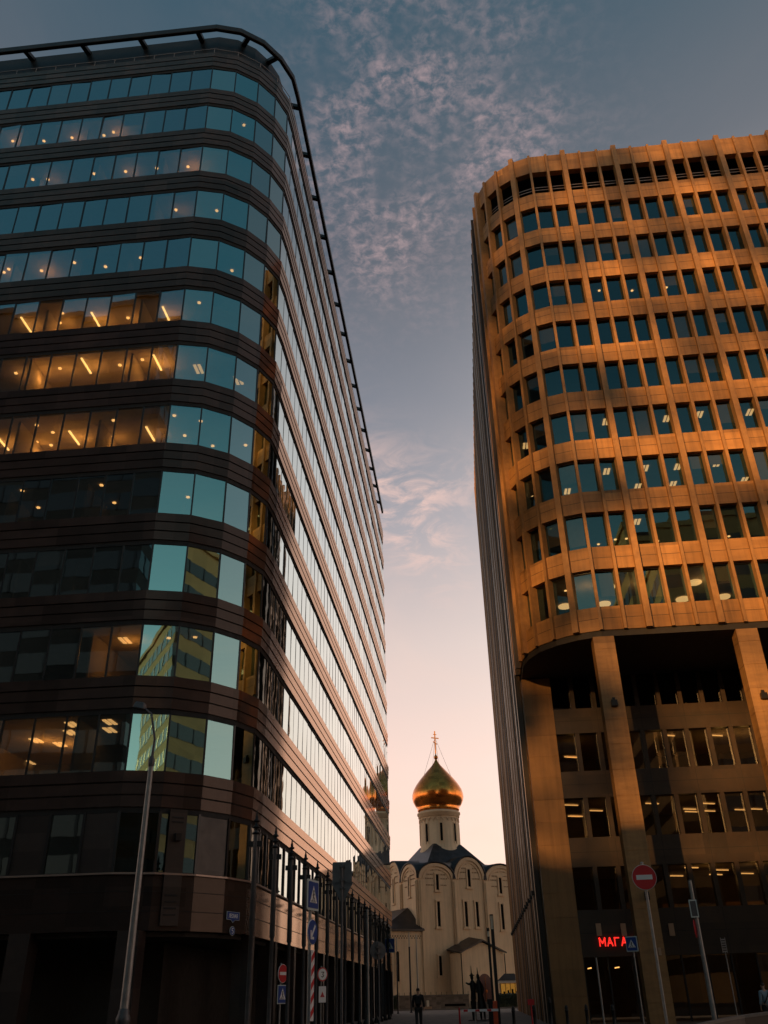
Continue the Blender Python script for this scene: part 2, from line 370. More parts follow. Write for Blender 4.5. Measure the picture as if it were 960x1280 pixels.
def nrm2(a, b):
    d = Vector((b[0] - a[0], b[1] - a[1])).normalized(); return Vector((d.y, -d.x))
def offset(path, o):
    r = []
    for i, p in enumerate(path):
        p = Vector(p[:2])
        if i == 0: n = nrm2(path[0], path[1]); r.append(p + n * o); continue
        if i == len(path) - 1: n = nrm2(path[-2], path[-1]); r.append(p + n * o); continue
        n1 = nrm2(path[i - 1], path[i]); n2 = nrm2(path[i], path[i + 1]); m = (n1 + n2).normalized()
        r.append(p + m * (o / max(.35, m.dot(n1))))
    return r
def screen_area(q):
    c = sum((Vector(p) for p in q), Vector()) / len(q)
    pts = []
    for p in q:
        cc = RM.transposed() @ (Vector(p) - Vector((0, 0, CAMH)))
        if cc.z > -.5: return 0
        pts.append((480 - F * cc.x / cc.z, 640 + F * cc.y / cc.z))
    cx = sum(p[0] for p in pts) / len(pts); cy = sum(p[1] for p in pts) / len(pts)
    if cx < -5 or cx > 965 or cy < -5 or cy > 1285: return 0
    return abs(sum(pts[i][0] * pts[(i + 1) % len(pts)][1] - pts[(i + 1) % len(pts)][0] * pts[i][1] for i in range(len(pts)))) / 2
def make_windows(panes, m, parent, jit=.006, most=98):
    """panes: list of quads, facing the viewer; the 100 largest in view are parts of their own, the rest one mesh"""
    panes = sorted(panes, key=lambda q: -screen_area(q)); rest = MB()
    for i, q in enumerate(panes):
        q = [Vector(p) for p in q]
        n = (q[1] - q[0]).cross(q[3] - q[0]).normalized()
        a, b = random.gauss(0, jit), random.gauss(0, jit)
        q = [q[0] + n * (-a - b), q[1] + n * (a - b), q[2] + n * (a + b), q[3] + n * (-a + b)]
        if i < most:
            MB().add(q, [(0, 1, 2, 3)]).build('window', m, parent)
        else: rest.add(q, [(0, 1, 2, 3)])
    if rest.f: rest.build('window', m, parent, kind='stuff')

# ------------------------------------------------------------------ ground
def struct(mb, name, m): return mb.build(name, m, kind='structure')
struct(MB().add([(-2500, -2500, 0), (2500, -2500, 0), (2500, 2500, 0), (-2500, 2500, 0)], [(0, 1, 2, 3)]), 'ground', MT['asphalt'])
g = MB(); g.box(-60, 70, 16, 175, -.4, .004); struct(g, 'pavement', MT['paving'])
g = MB(); g.box(-60, 70, 15.7, 16, -.4, .13); struct(g, 'kerb', MT['kerb'])
g = MB(); g.box(-26, 9, 108.6, 109.1, -.1, .14); struct(g, 'church_kerb', MT['kerb'])
rm = MB()
for i in range(9): rm.box(-14 + i * 3.4, -12 + i * 3.4, 2.9, 3.05, -.05, .004)
struct(rm, 'road_marking', MT['paint'])

# ------------------------------------------------------------------ left office building
LB = thing('office_building', 'dark rounded glass office block with stepped granite bands and an open roof frame', 'building', (-8.2, 30, 0))
PANE = 1.22
fx = [-12.05 - PANE * k for k in range(28)][::-1]
lpath_pts = [(x, 30.0) for x in fx] + [(-10.72, 30.38), (-9.56, 31.2), (-8.76, 32.28), (-8.27, 33.55)]
sy = [34.8 + 1.245 * k for k in range(47)]
lpath_pts += [(-8.2, y) for y in sy]
LEND = sy[-1]
lpath = [(fx[0], 30), (-12.05, 30)] + lpath_pts[28:32] + [(-8.2, 34.8), (-8.2, LEND)]
sills = [47.06 - 3.497 * k for k in range(12)]
WH = 2.06
panes = []; bars = MB()
gp_ = offset(lpath_pts, -.035)
for z in sills:
    for i in range(len(gp_) - 1):
        a, b = gp_[i], gp_[i + 1]
        panes.append([(a.x, a.y, z), (b.x, b.y, z), (b.x, b.y, z + WH), (a.x, a.y, z + WH)])
    for i, p in enumerate(lpath_pts):
        j = min(max(i, 1), len(lpath_pts) - 1); n = nrm2(lpath_pts[j - 1], lpath_pts[j]); t = Vector((-n.y, n.x))
        w = .035 if i < 32 else .028
        c = Vector(p)
        bars.obox((*(c - t * w - n * .06), z - .01), (*(t * 2 * w), 0), (*(n * (.05 if i < 32 else .034)), 0), (0, 0, WH + .02))
lpanes = panes
is_corner = lambda q: q[0][0] > -12.1 and q[1][1] < 33.6
street = lambda q: q[1][1] >= 33.6
make_windows([q for q in panes if not is_corner(q) and not street(q)], MT['glass_l'], LB, .008, 40)
make_windows([q for q in panes if street(q)], MT['glass_l'], LB, .0035, 12)
make_windows([q for q in panes if is_corner(q)], MT['glass_c'], LB, .004)
for k, z in enumerate(sills + [sills[0] + 3.497]):
    top = (k == 12)
    b = MB()
    if top: z = 50.46
    b.sweep(lpath, -.12, .085, z - .40, z - .03)
    b.sweep(lpath, -.12, .065, z - .82, z - .45)
    b.sweep(lpath, -.12, .045, z - 1.24, z - .87)
    o = b.build('spandrel_band', MT['granite'], LB)
    c = MB()
    for zz in (z - .40, z - .82): c.sweep(lpath, -.14, .012, zz - .05, zz)
    c.sweep(lpath, -.14, .02, z - .03, z - .002)
    c.sweep(lpath, -.14, -.005, z - 1.44, z - 1.24)
    c.build('recess', MT['joint'], o)
# ground storey
g = MB(); g.sweep(lpath, -.3, .0, 3.45, 5.22); gw = g.build('base_wall', MT['granite_base'], LB)
g = MB()
for zz in (3.45, 4.05, 4.65): g.sweep(lpath, -.1, .012, zz + .58, zz + .60)
g.build('recess', MT['joint'], gw)
pan2 = []; piers = MB(); g = MB()
for i in range(len(lpath_pts) - 1):
    a, b = gp_[i], gp_[i + 1]
    if i < 28 and i % 2 == 0 or 28 <= i < 31 and i == 29:
        n = nrm2(a, b); aa = a + n * .02; bb = b + n * .02
        MB().add([(*aa, 5.22), (*bb, 5.22), (*bb, 7.2), (*aa, 7.2)], [(0, 1, 2, 3)]).build('stone_panel', MT['granite_dull'], LB)
    else:
        pan2.append([(a.x, a.y, 5.24), (b.x, b.y, 5.24), (b.x, b.y, 7.18), (a.x, a.y, 7.18)])
    if i % 1 == 0:
        n = nrm2(a, b); t = Vector((-n.y, n.x))
        bars.obox((*(a - t * .05 - n * .1), 5.22), (*(t * .1), 0), (*(n * .16), 0), (0, 0, 1.98))
bars.build('glazing_bar', MT['alu'], LB)
for q in pan2: MB().add(q, [(0, 1, 2, 3)]).build('shop_window', MT['glass_l'], LB)
g = MB(); g.sweep(lpath, -.05, .10, 5.16, 5.22); g.build('sill', MT['rail'], LB)
# arcade
for k in range(9):
    x = -11.25 - 3.66 * k
    MB().box(x - .36, x + .36, 29.99, 30.7, 0, 3.45).build('arcade_pier', MT['granite_dull'], LB)
for k in range(15):
    y = 34.6 + 4.1 * k
    MB().box(-8.9, -8.19, y - .2, y + .2, 0, 3.45).build('arcade_pier', MT['granite_dull'], LB)
MB().box(fx[0], -11.6, 33.6, 34, 0, 3.45).box(-11.6, -11.2, 33.6, LEND, 0, 3.45).build('arcade_wall', MT['soffit'], LB)
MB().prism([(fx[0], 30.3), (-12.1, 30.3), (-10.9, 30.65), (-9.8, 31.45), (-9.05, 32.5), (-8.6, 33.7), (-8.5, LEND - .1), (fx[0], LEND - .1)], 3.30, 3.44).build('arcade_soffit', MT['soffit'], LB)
# service panel by the corner, with its black lamp box
n = nrm2((-10.72, 30.38), (-9.56, 31.2)); t = Vector((-n.y, n.x)); c = Vector((-10.45, 30.57)) + n * .03
sp = MB(); sp.obox((*c, 3.6), (*(t * .62), 0), (*(n * .06), 0), (0, 0, 3.7)).build('service_panel', MT['granite_dull'], LB)
h = MB()
for zz in (3.9, 4.1, 4.3, 4.5, 6.85, 7.0): h.obox((*(c + t * .08 + n * .06), zz), (*(t * .42), 0), (*(n * .02), 0), (0, 0, .05))
h.build('louvre', MT['joint'], sp if False else LB)
MB().obox((*(c + t * .22 + n * .06), 6.25), (*(t * .2), 0), (*(n * .18), 0), (0, 0, .24)).build('wall_lamp', MT['black'], LB)
# interior: ceilings, inner wall, partitions
ci = [(fx[0], 30.35), (-12.15, 30.35), (-10.95, 30.7), (-9.9, 31.5), (-9.15, 32.5), (-8.65, 33.7), (-8.55, LEND - .2), (fx[0], LEND - .2)]
g = MB()
for z in sills: g.prism(ci, z + WH + .16, z + WH + .75)
g.prism(ci, 3.9, 4.9); g.prism(ci, 7.3, 7.5)
g.build('floor_slab', MT['slab'], LB)
MB().box(fx[0], -15.2, 37.6, LEND - .4, 4.9, 50).build('inner_wall', MT['core'], LB)
g = MB()
for z in sills:
    for k in range(1, 6):
        x = -12.05 - 3.66 * k + .02 + random.choice((0, PANE))
        g.box(x - .05, x + .05, 30.4 + random.random() * .8, 37.6, z - .6, z + WH + .16)
    g.box(-12.1, -12.0, 33.0, 37.6, z - .6, z + WH + .16)
    g.box(-15.2, -8.8, 37.6, 37.7, z - .6, z + WH + .16)
g.build('partition', MT['slab'], LB)
def ceiling_lamp(p, kind, parent, power=0.0, dirn=(0, 1)):
    if (parent.location.x < 0 and p.y < 30.9) or (parent.location.x > 0 and p.y < 44.9): return
    m = MB(); x, y, z = p
    if kind == 'bar':
        d = Vector(dirn); q = Vector((d.y, -d.x))
        ln = .58 if dirn == (0, 1) else .42
        m.obox((*(Vector((x, y)) - d * ln - q * .04), z - .09), (*(d * 2 * ln), 0), (*(q * .08), 0), (0, 0, .05))
        o = m.build('ceiling_lamp', MT['lamp_warm' if dirn == (0, 1) else 'lamp_soft'], parent)
    elif kind == 'dot':
        m.lathe([(.0, z - .04), (.085, z - .04), (.085, z - .005), (.0, z - .005)], (x, y, 0), 10)
        o = m.build('ceiling_lamp', MT['lamp_dot'], parent)
    elif kind == 'disc':
        m.lathe([(.0, z - .10), (.40, z - .10), (.40, z - .02), (.0, z - .02)], (x, y, 0), 16)
        o = m.build('ceiling_lamp', MT['lamp_soft'], parent)
    else:
        for k in (-.17, .05): m.box(x + k, x + k + .14, y - .34, y + .34, z - .04, z - .005)
        o = m.build('ceiling_lamp', MT['lamp_soft'], parent)
    if power:
        ld = bpy.data.lights.new('lamp_light', 'POINT'); ld.energy = power * 2.2; ld.color = (1, .46, .11); ld.shadow_soft_size = .15
        lo = bpy.data.objects.new('lamp_light', ld); COL.objects.link(lo); lo.parent = parent
        lo.location = root_matrix(parent).inverted() @ Vector((x + .35, y + .1, z - .5))
    return o
def ceil_at(u, v, row): return atz(u, v, sills[row] + WH + .16)
for row, u, v, pw in [(5, 33, 405, 14), (5, 120, 399, 16), (5, 208, 392, 9), (6, 48, 462, 14), (6, 108, 456, 18), (6, 197, 452, 18),
                      (7, 4, 553, 16), (7, 93, 546, 20), (7, 188, 541, 9)]:
    p = ceil_at(u, v, row); p.y = min(p.y, 36.6); ceiling_lamp(p, 'bar', LB, pw)
for row, u, v, pw in [(5, 75, 403, 12), (5, 160, 397, 10), (6, 20, 466, 9), (6, 75, 460, 12), (6, 150, 456, 12), (6, 178, 449, 10), (7, 46, 552, 12), (7, 140, 546, 10), (7, 66, 540, 6)]:
    p = ceil_at(u, v, row); p.y = min(p.y, 36.4); ceiling_lamp(p, 'dot', LB, pw)
for row, u, v, pw in [(11, 45, 925, 16), (11, 75, 930, 14), (10, 156, 800, 12)]:
    p = ceil_at(u, v, row); p.y = min(p.y, 36.6); ceiling_lamp(p, 'panel', LB, pw)
for row, u, v, pw in [(1, 16, 176, 6), (1, 90, 172, 6), (1, 142, 165, 7), (2, 235, 208, 9), (2, 157, 214, 4), (4, 52, 338, 8), (4, 5, 340, 4), (1, 305, 156, 0), (2, 60, 224, 3), (3, 220, 262, 3)]:
    p = ceil_at(u, v, row); p.y = min(p.y, 36.8); ceiling_lamp(p, 'dot', LB, pw)
for row, u, v in [(1, 55, 176), (1, 130, 169), (2, 41, 224), (2, 118, 217), (2, 196, 210), (3, 271, 203 + 60), (4, 93, 328), (4, 132, 333), (4, 176, 322),
                  (4, 290, 338), (4, 11, 336), (5, 249, 378), (5, 78, 391), (7, 218, 519), (7, 231, 544), (7, 251, 526), (7, 307, 556), (7, 266, 557), (7, 46, 531), (7, 64, 556),
                  (8, 28, 613), (8, 48, 634), (8, 143, 628), (8, 127, 606), (8, 235, 621), (10, 211, 797), (10, 244, 796), (7, 142, 525), (6, 158, 433), (6, 192, 428), (6, 122, 427), (6, 218, 429)]:
    p = ceil_at(u, v, row); p.y = min(p.y, 37.3); ceiling_lamp(p, 'dot', LB)
for row, u, v in [(6, 248, 461), (6, 298, 475), (11, 90, 905), (11, 88, 915), (11, 137, 902), (11, 137, 912), (11, 15, 945), (11, 138, 946), (11, 40, 955), (11, 104, 927)]:
    p = ceil_at(u, v, row); p.y = min(p.y, 37); ceiling_lamp(p, 'panel', LB)
# roof: set-back wall, guard rail and the open frame on posts
g = MB(); g.sweep(lpath, -1.4, -.75, 49.9, 53.3); g.build('roof_wall', MT['roof_dark'], LB)
g = MB(); g.prism([(p[0], p[1]) for p in offset(lpath, -.3)] + [(fx[0], LEND)], 49.4, 49.9); g.build('roof_deck', MT['roof_dark'], LB)
g = MB(); g.sweep(lpath, .04, .07, 50.78, 50.815)
for i in range(0, len(lpath_pts)):
    p = offset(lpath_pts, .055)[i]; g.box(p.x - .015, p.x + .015, p.y - .015, p.y + .015, 50.4, 50.8)
g.build('guard_rail', MT['rail'], LB)
rpath = [(fx[0], 30), (-12.05, 30), (-10.72, 30.38), (-9.56, 31.2), (-8.76, 32.28), (-8.27, 33.55), (-8.2, 34.8), (-8.2, 90.4)]
g = MB(); g.sweep(rpath, .10, .32, 52.42, 52.86); g.build('roof_frame', MT['roof_dark'], LB, bevel=.03)
def roof_post(p, n):
    a = Vector((*(Vector(p) - n * .9), 53.0)); b = Vector((*(Vector(p) + n * .14), 52.48))
    t = Vector((-n.y, n.x)) * .14
    m = MB(); m.obox(a - Vector((*t, 0)), (*(t * 2), 0), b - a, (0, 0, .28)); m.build('roof_post', MT['roof_dark'], LB)
for k in range(8): roof_post((-13.2 - 3.62 * k, 30), Vector((0, -1)))
roof_post((-10.3, 30.65), nrm2(rpath[2], rpath[3])); roof_post((-8.9, 32.1), nrm2(rpath[3], rpath[4]))
for k in range(15): roof_post((-8.2, 35.6 + 3.75 * k), Vector((1, 0)))

# ------------------------------------------------------------------ right office building
RB = thing('office_building', 'gold brown stone office block with vertical ribs over a tall recessed ground floor', 'building', (7.7, 44, 0))
STEP = 1.245
rp = []
yk = 48.32
ys = [yk + 1.25 * k for k in range(1, 36)][::-1]
rp += [(3.65, y) for y in ys] + [(3.65, 48.32), (3.9, 47.12), (4.45, 45.98), (5.33, 45.07), (6.46, 44.36), (7.72, 44.0)]
nside = len(ys)
rp += [(7.72 + STEP * k, 44.0) for k in range(1, 31)]
REND = ys[0]
rpath2 = [(3.65, REND), (3.65, 48.32), (3.9, 47.12), (4.45, 45.98), (5.33, 45.07), (6.46, 44.36), (7.72, 44.0), (rp[-1][0], 44.0)]
heads = [54.33 - 3.615 * k for k in range(10)]
WR = 2.24
ROOF, BOT = 56.05, 18.22
edges = [ROOF] + sum([[h, h - WR] for h in heads], []) + [BOT]
for k in range(0, len(edges), 2):
    z1, z0 = edges[k], edges[k + 1]
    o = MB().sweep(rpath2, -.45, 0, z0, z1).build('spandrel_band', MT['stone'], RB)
    if k and k < len(edges) - 0:
        MB().sweep(rpath2, -.1, .004, (z0 + z1) / 2 - .01, (z0 + z1) / 2 + .012).build('joint', MT['joint'], o)
panes = []; rg = offset(rp, -.30); fr = MB()
for h in heads[1:]:
    for i in range(len(rg) - 1):
        a, b = rg[i], rg[i + 1]; d = (b - a).normalized() * .10
        panes.append([(*(a + d), h - WR), (*(b - d), h - WR), (*(b - d), h), (*(a + d), h)])
        n = nrm2(a, b)
        for (z0, z1) in ((h - .06, h), (h - WR, h - WR + .06)):
            fr.obox((*(a), z0), (*(b - a), 0), (*(n * .05), 0), (0, 0, z1 - z0))
make_windows(panes, MT['glass_r'], RB, .009)
fr.build('window_frame', MT['alu'], RB)
# top storey: open louvred level with a rail
g = MB(); g.sweep(rpath2, -3.0, -2.4, 51, ROOF - .3); g.build('plant_wall', MT['louvre'], RB)
g = MB()
for zz in (52.72, 53.0): g.sweep(rpath2, -.34, -.30, zz, zz + .05)
g.build('guard_rail', MT['rail'], RB)
g = MB()
for i in range(len(rp)):
    p = offset(rp, -.25)[i]; g.box(p.x - .05, p.x + .05, p.y - .05, p.y + .05, 52.3, 54.45)
g.build('louvre_post', MT['alu'], RB)
# ribs
nr = len(rp)
for i, p in enumerate(rp):
    thick = (i - (nside + 4)) % 3 == 0
    j0, j1 = max(i - 1, 0), min(i + 1, nr - 1)
    n = (nrm2(rp[j0], rp[i]) if i else nrm2(rp[0], rp[1])) + (nrm2(rp[i], rp[j1]) if i < nr - 1 else nrm2(rp[-2], rp[-1])); n.normalize()
    t = Vector((-n.y, n.x)); w, dpt = (.17, .26) if thick else (.085, .17)
    side = i < nside
    if side: dpt = .30
    zb = 0.0 if (side and p[1] > 51) else BOT - .02
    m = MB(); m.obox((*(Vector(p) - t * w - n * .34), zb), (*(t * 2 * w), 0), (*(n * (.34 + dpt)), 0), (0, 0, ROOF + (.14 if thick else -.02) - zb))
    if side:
        rb_ = m.build('facade_rib', MT['rib_shaded'], RB)
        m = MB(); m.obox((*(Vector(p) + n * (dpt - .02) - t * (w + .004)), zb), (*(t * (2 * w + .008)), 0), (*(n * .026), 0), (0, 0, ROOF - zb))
        m.build('fin_edge', MT[random.choice(('nose_a', 'nose_b', 'nose_b', 'rib_shaded'))], rb_)
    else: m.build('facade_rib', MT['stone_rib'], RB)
# interior
ri = [(p.x, p.y) for p in offset(rpath2, -.5)] + [(rp[-1][0], REND)]
g = MB()
for h in heads[1:]: g.prism(ri, h + .12, h + .9)
g.build('floor_slab', MT['slab'], RB)
MB().prism(ri, ROOF - .55, ROOF - .3).build('roof_deck', MT['roof_dark'], RB)
MB().box(11, rp[-1][0], 51.0, REND, BOT, ROOF - .6).box(10.0, 11, 54, REND, BOT, ROOF - .6).build('inner_wall', MT['core'], RB)
def rceil(u, v, row): return atz(u, v, heads[row] + .12)
for row, u, v, k in [(6, 726, 530, 'panel'), (6, 757, 527, 'panel'), (6, 803, 525, 'panel'), (6, 833, 523, 'panel'), (6, 874, 518, 'panel'), (6, 905, 517, 'panel'), (6, 937, 515, 'panel'),
                     (7, 711, 592, 'panel'), (7, 758, 589, 'panel'), (7, 806, 585, 'panel'), (7, 847, 583, 'panel'), (7, 896, 579, 'panel'), (7, 930, 600, 'panel'), (7, 709, 614, 'panel'), (7, 797, 608, 'panel'), (7, 841, 605, 'panel'),
                     (8, 727, 676, 'dot'), (8, 748, 680, 'dot'), (8, 769, 674, 'dot'), (8, 783, 673, 'dot'), (8, 796, 652, 'panel'), (8, 822, 676, 'dot'), (8, 911, 670, 'dot'), (8, 671, 680, 'panel'),
                     (9, 760, 733, 'disc'), (9, 814, 730, 'disc'), (9, 868, 727, 'disc'), (9, 904, 745, 'disc'), (9, 853, 748, 'disc'), (9, 755, 754, 'disc'), (9, 706, 757, 'disc'), (9, 707, 738, 'dot'),
                     (3, 833, 359, 'dot'), (3, 749, 363, 'dot'), (3, 790, 363, 'dot'), (5, 690, 462, 'dot'), (6, 657, 557, 'panel'), (7, 663, 617, 'panel')]:
    p = rceil(u, v, row); p.y = min(p.y, 50.4); ceiling_lamp(p, k, RB)
for u, v in [(735, 720), (800, 716), (880, 712)]:
    p = rceil(u, v + 12, 9); ld = bpy.data.lights.new('lamp_light', 'POINT'); ld.energy = 22; ld.color = (1, .58, .2); ld.shadow_soft_size = .2
    lo = bpy.data.objects.new('lamp_light', ld); COL.objects.link(lo); lo.parent = RB
    lo.location = root_matrix(RB).inverted() @ Vector((p.x, min(p.y, 49), p.z - .7))
def blinds(panes_, parent, n_, seed, inset, m):
    rr = random.Random(seed); vis = [q for q in panes_ if screen_area(q) > 60]
    for q in rr.sample(vis, min(n_, len(vis))):
        q = [Vector(p) for p in q]; nn = (q[1] - q[0]).cross(q[3] - q[0]).normalized(); f_ = rr.uniform(.25, .95)
        lo_ = q[3] + (q[0] - q[3]) * f_; lo2 = q[2] + (q[1] - q[2]) * f_; dd = (q[1] - q[0]) * .04
        MB().add([p - nn * inset for p in (lo_ + dd, lo2 - dd, q[2] - dd, q[3] + dd)], [(0, 1, 2, 3)]).build('roller_blind', m, parent)
MT['blind'] = mat('roller blind cloth', (.30, .27, .24), .8, var=(.24, .22, .2), vscale=3)
blinds(panes, RB, 48, 5, .12, MT['blind']); blinds(lpanes, LB, 24, 9, .15, MT['blind'])
# soffit, recessed storeys, columns
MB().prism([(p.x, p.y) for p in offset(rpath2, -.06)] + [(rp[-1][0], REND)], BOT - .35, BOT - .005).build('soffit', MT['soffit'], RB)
D2 = 50.5; XR = rp[-1][0]
rows2 = [(18.0, 15.9), (14.45, 12.3), (10.85, 8.75), (7.25, 5.15)]
XP = 5.35
zs = [17.9] + [q for r_ in rows2 for q in r_] + [0]
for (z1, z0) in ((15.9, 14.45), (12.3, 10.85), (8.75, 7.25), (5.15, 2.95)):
    o = MB().box(XP, XR, D2, D2 + .4, z0, z1).build('recess_wall', MT['stone_shaded'], RB)
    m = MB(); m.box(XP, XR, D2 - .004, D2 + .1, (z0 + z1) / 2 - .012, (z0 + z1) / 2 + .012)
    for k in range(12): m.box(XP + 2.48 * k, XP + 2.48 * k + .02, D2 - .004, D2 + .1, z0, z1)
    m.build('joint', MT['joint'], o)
def grooved(x0, x1, y0, y1, z0, z1, step, first, g=.016):
    m = MB(); zs_ = [(z0, 0)]; z = z0 + first
    while z < z1 - .1: zs_ += [(z, 0), (z + .001, g), (z + .022, g), (z + .023, 0)]; z += step
    zs_.append((z1, 0)); vs = []; fs = []
    for z, i in zs_: vs += [(x0 + i, y0 + i, z), (x1 - i, y0 + i, z), (x1 - i, y1 - i, z), (x0 + i, y1 - i, z)]
    for k in range(len(zs_) - 1):
        for j in range(4): fs.append((k * 4 + j, k * 4 + (j + 1) % 4, k * 4 + 4 + (j + 1) % 4, k * 4 + 4 + j))
    fs += [(3, 2, 1, 0), tuple(len(vs) - 4 + j for j in range(4))]
    return m.add(vs, fs)
grooved(3.66, XP, D2, D2 + 1.6, 0, BOT - .4, 1.2, 1.2).build('corner_pier', MT['pier'], RB)
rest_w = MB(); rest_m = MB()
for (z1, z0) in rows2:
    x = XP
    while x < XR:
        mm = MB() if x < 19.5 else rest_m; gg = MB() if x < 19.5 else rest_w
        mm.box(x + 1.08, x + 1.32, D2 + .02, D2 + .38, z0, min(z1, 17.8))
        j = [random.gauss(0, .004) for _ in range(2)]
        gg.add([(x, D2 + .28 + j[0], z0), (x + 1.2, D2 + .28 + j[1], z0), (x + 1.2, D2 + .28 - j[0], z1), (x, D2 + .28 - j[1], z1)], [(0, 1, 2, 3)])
        if x < 19.5: mm.build('recess_mullion', MT['stone_shaded'], RB); gg.build('recess_window', MT['glass_recess'], RB)
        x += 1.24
rest_w.build('recess_window', MT['glass_r'], RB, kind='stuff'); rest_m.build('recess_mullion', MT['stone_shaded'], RB, kind='stuff')
g = MB()
for (z1, z0) in rows2: g.box(XP, XR, D2 + .6, D2 + 9, z1 + .1, z1 + .7)
g.build('floor_slab', MT['slab'], RB)
MB().box(4, XR, D2 + 7, D2 + 7.3, .1, 18).build('inner_wall', MT['core'], RB)
for q in [(714, 1005, 2), (720, 1020, 2), (745, 1012, 2), (712, 1030, 2), (815, 1003, 2), (862, 1010, 2), (885, 1003, 2), (856, 1020, 2), (884, 1014, 2), (835, 918, 1), (895, 918, 1), (713, 945, 1), (708, 965, 1),
          (843, 1095, 3), (864, 1083, 3), (894, 1092, 3), (902, 1086, 3), (928, 1093, 3), (945, 1010, 2), (920, 1015, 2)]:
    p = atz(q[0], q[1], rows2[q[2]][0] + .1); p.y = max(min(p.y, 56.5), D2 + 1); ceiling_lamp(p, 'bar', RB, 0, (.94, .34))
for X, Z, pw in [(15.2, 13.6, 26), (16.6, 13.6, 26), (13.0, 6.6, 10), (15.5, 6.6, 12), (17.5, 6.4, 12), (6.5, 13.8, 5), (11.5, 13.6, 8), (12.4, 9.8, 6), (8.0, 9.8, 5)]:
    ld = bpy.data.lights.new('lamp_light', 'POINT'); ld.energy = pw * .6; ld.color = (1, .6, .2); ld.shadow_soft_size = .2
    lo = bpy.data.objects.new('lamp_light', ld); COL.objects.link(lo); lo.parent = RB
    lo.location = root_matrix(RB).inverted() @ Vector((X, D2 + 2.0, Z))
# columns
for k in range(4):
    x0 = 7.2 + 7.42 * k
    o = grooved(x0, x0 + 1.1, 44.02, 44.9, 0, BOT - .36, 1.25, .9).build('column', MT['col'], RB)
    MB().box(x0 + .42, x0 + .72, 43.80, 44.02, 14.05, 14.35).box(x0 + .5, x0 + .64, 43.9, 44.02, 14.35, 14.5).build('spotlight', MT['black'], o)
MB().box(7.78, 7.98, 43.82, 44.02, 5.0, 5.35).build('wall_lamp', MT['black'], RB)
MB().box(8.0, 8.12, 43.9, 44.02, 2.75, 3.05).build('wall_lamp', MT['plate'], RB)
# entrance glazing
MB().add([(XP, D2 + .3, .05), (XR, D2 + .3, .05), (XR, D2 + .3, 2.95), (XP, D2 + .3, 2.95)], [(0, 1, 2, 3)]).build('entrance_glazing', MT['glass_recess'], RB)
g = MB()
for k in range(22): g.box(XP + 1.24 * k, XP + 1.24 * k + .08, D2 + .2, D2 + .34, .02, 2.95)
g.build('entrance_frame', MT['alu'], RB)
for u in (748.5, 779.5, 839.5):
    p = at(u, 1162, D2 - .06); MB().box(p.x - .13, p.x + .13, D2 - .1, D2 - .002, p.z - .29, p.z + .29).build('wall_lamp', MT['plate'], RB)
for u, v in ((740, 1221), (775, 1221)):
    p = at(u, v, D2 + 3); m = MB(); m.obox((p.x, p.y, 2.5), (.04, 0, 0), (0, 1.6, 0), (0, 0, .05)); m.build('ceiling_lamp', MT['lamp_warm'], RB)
# row of small lamps on the street side
for k in range(18):
    y = 53 + 2.2 * k
    MB().box(3.18, 3.36, y - .09, y + .09, 6.15, 6.4).build('wall_lamp', MT['black'], RB)
MB().box(3.8, 4.2, 51.2, REND, .05, BOT - .4).build('side_wall', MT['stone_shaded'], RB)

# stroke lettering
GL = {'М': [[(0, 0), (0, 1), (.38, .35), (.76, 1), (.76, 0)]], 'А': [[(0, 0), (.35, 1), (.7, 0)], [(.13, .35), (.57, .35)]], 'Г': [[(0, 0), (0, 1), (.6, 1)]],
      'З': [[(0, .85), (.25, 1), (.55, .9), (.55, .62), (.25, .52), (.58, .42), (.6, .12), (.28, 0), (0, .15)]], 'И': [[(0, 1), (0, 0), (.65, 1), (.65, 0)]],
      'Н': [[(0, 0), (0, 1)], [(.62, 0), (.62, 1)], [(0, .5), (.62, .5)]], 'Л': [[(0, 0), (.12, .1), (.25, 1), (.65, 1), (.65, 0)]],
      'Е': [[(.55, 0), (0, 0), (0, 1), (.55, 1)], [(0, .52), (.45, .52)]], 'С': [[(.6, .85), (.35, 1), (.08, .8), (0, .5), (.08, .2), (.35, 0), (.6, .15)]],
      'Я': [[(.6, 0), (.6, 1), (.2, 1), (.02, .85), (.02, .6), (.2, .46), (.6, .46)], [(.3, .46), (0, 0)]],
      '5': [[(.55, 1), (.08, 1), (.05, .55), (.3, .62), (.55, .48), (.58, .22), (.35, 0), (.02, .1)]],
      'у': [[(0, .7), (.25, .25)], [(.5, .7), (.15, -.2)]], 'л': [[(0, 0), (.2, .7), (.45, .7), (.45, 0)]]}
def letters(mb, txt, o, ux, uz, h, wid, un, depth=.02, gap=.28):
    o, ux, uz, un = map(Vector, (o, ux, uz, un)); x = 0
    for ch in txt:
        if ch == ' ': x += .5; continue
        for st in GL[ch]:
            for a, b in zip(st, st[1:]):
                A = o + ux * ((x + a[0]) * h) + uz * (a[1] * h); B = o + ux * ((x + b[0]) * h) + uz * (b[1] * h)
                d = (B - A).normalized(); q = d.cross(un).normalized() * wid / 2
                mb.obox(A - q - d * wid * .4, B - A + d * wid * .8, q * 2, un * depth)
        x += max(p[0] for st in GL[ch] for p in st) + gap
    return x * h
p0 = at(750.5, 1184, D2 - .12)
ss = thing('shop_sign', 'glowing red shop lettering reading МАГАЗИН over the dark entrance', 'sign', (p0.x, D2 - .1, 3.4))
m = MB(); letters(m, 'МАГАЗИН', (p0.x, D2 - .10, 3.44), (1, 0, 0), (0, 0, 1), .36, .062, (0, -1, 0), .05, .34); m.build('lettering', MT['neon'], ss)
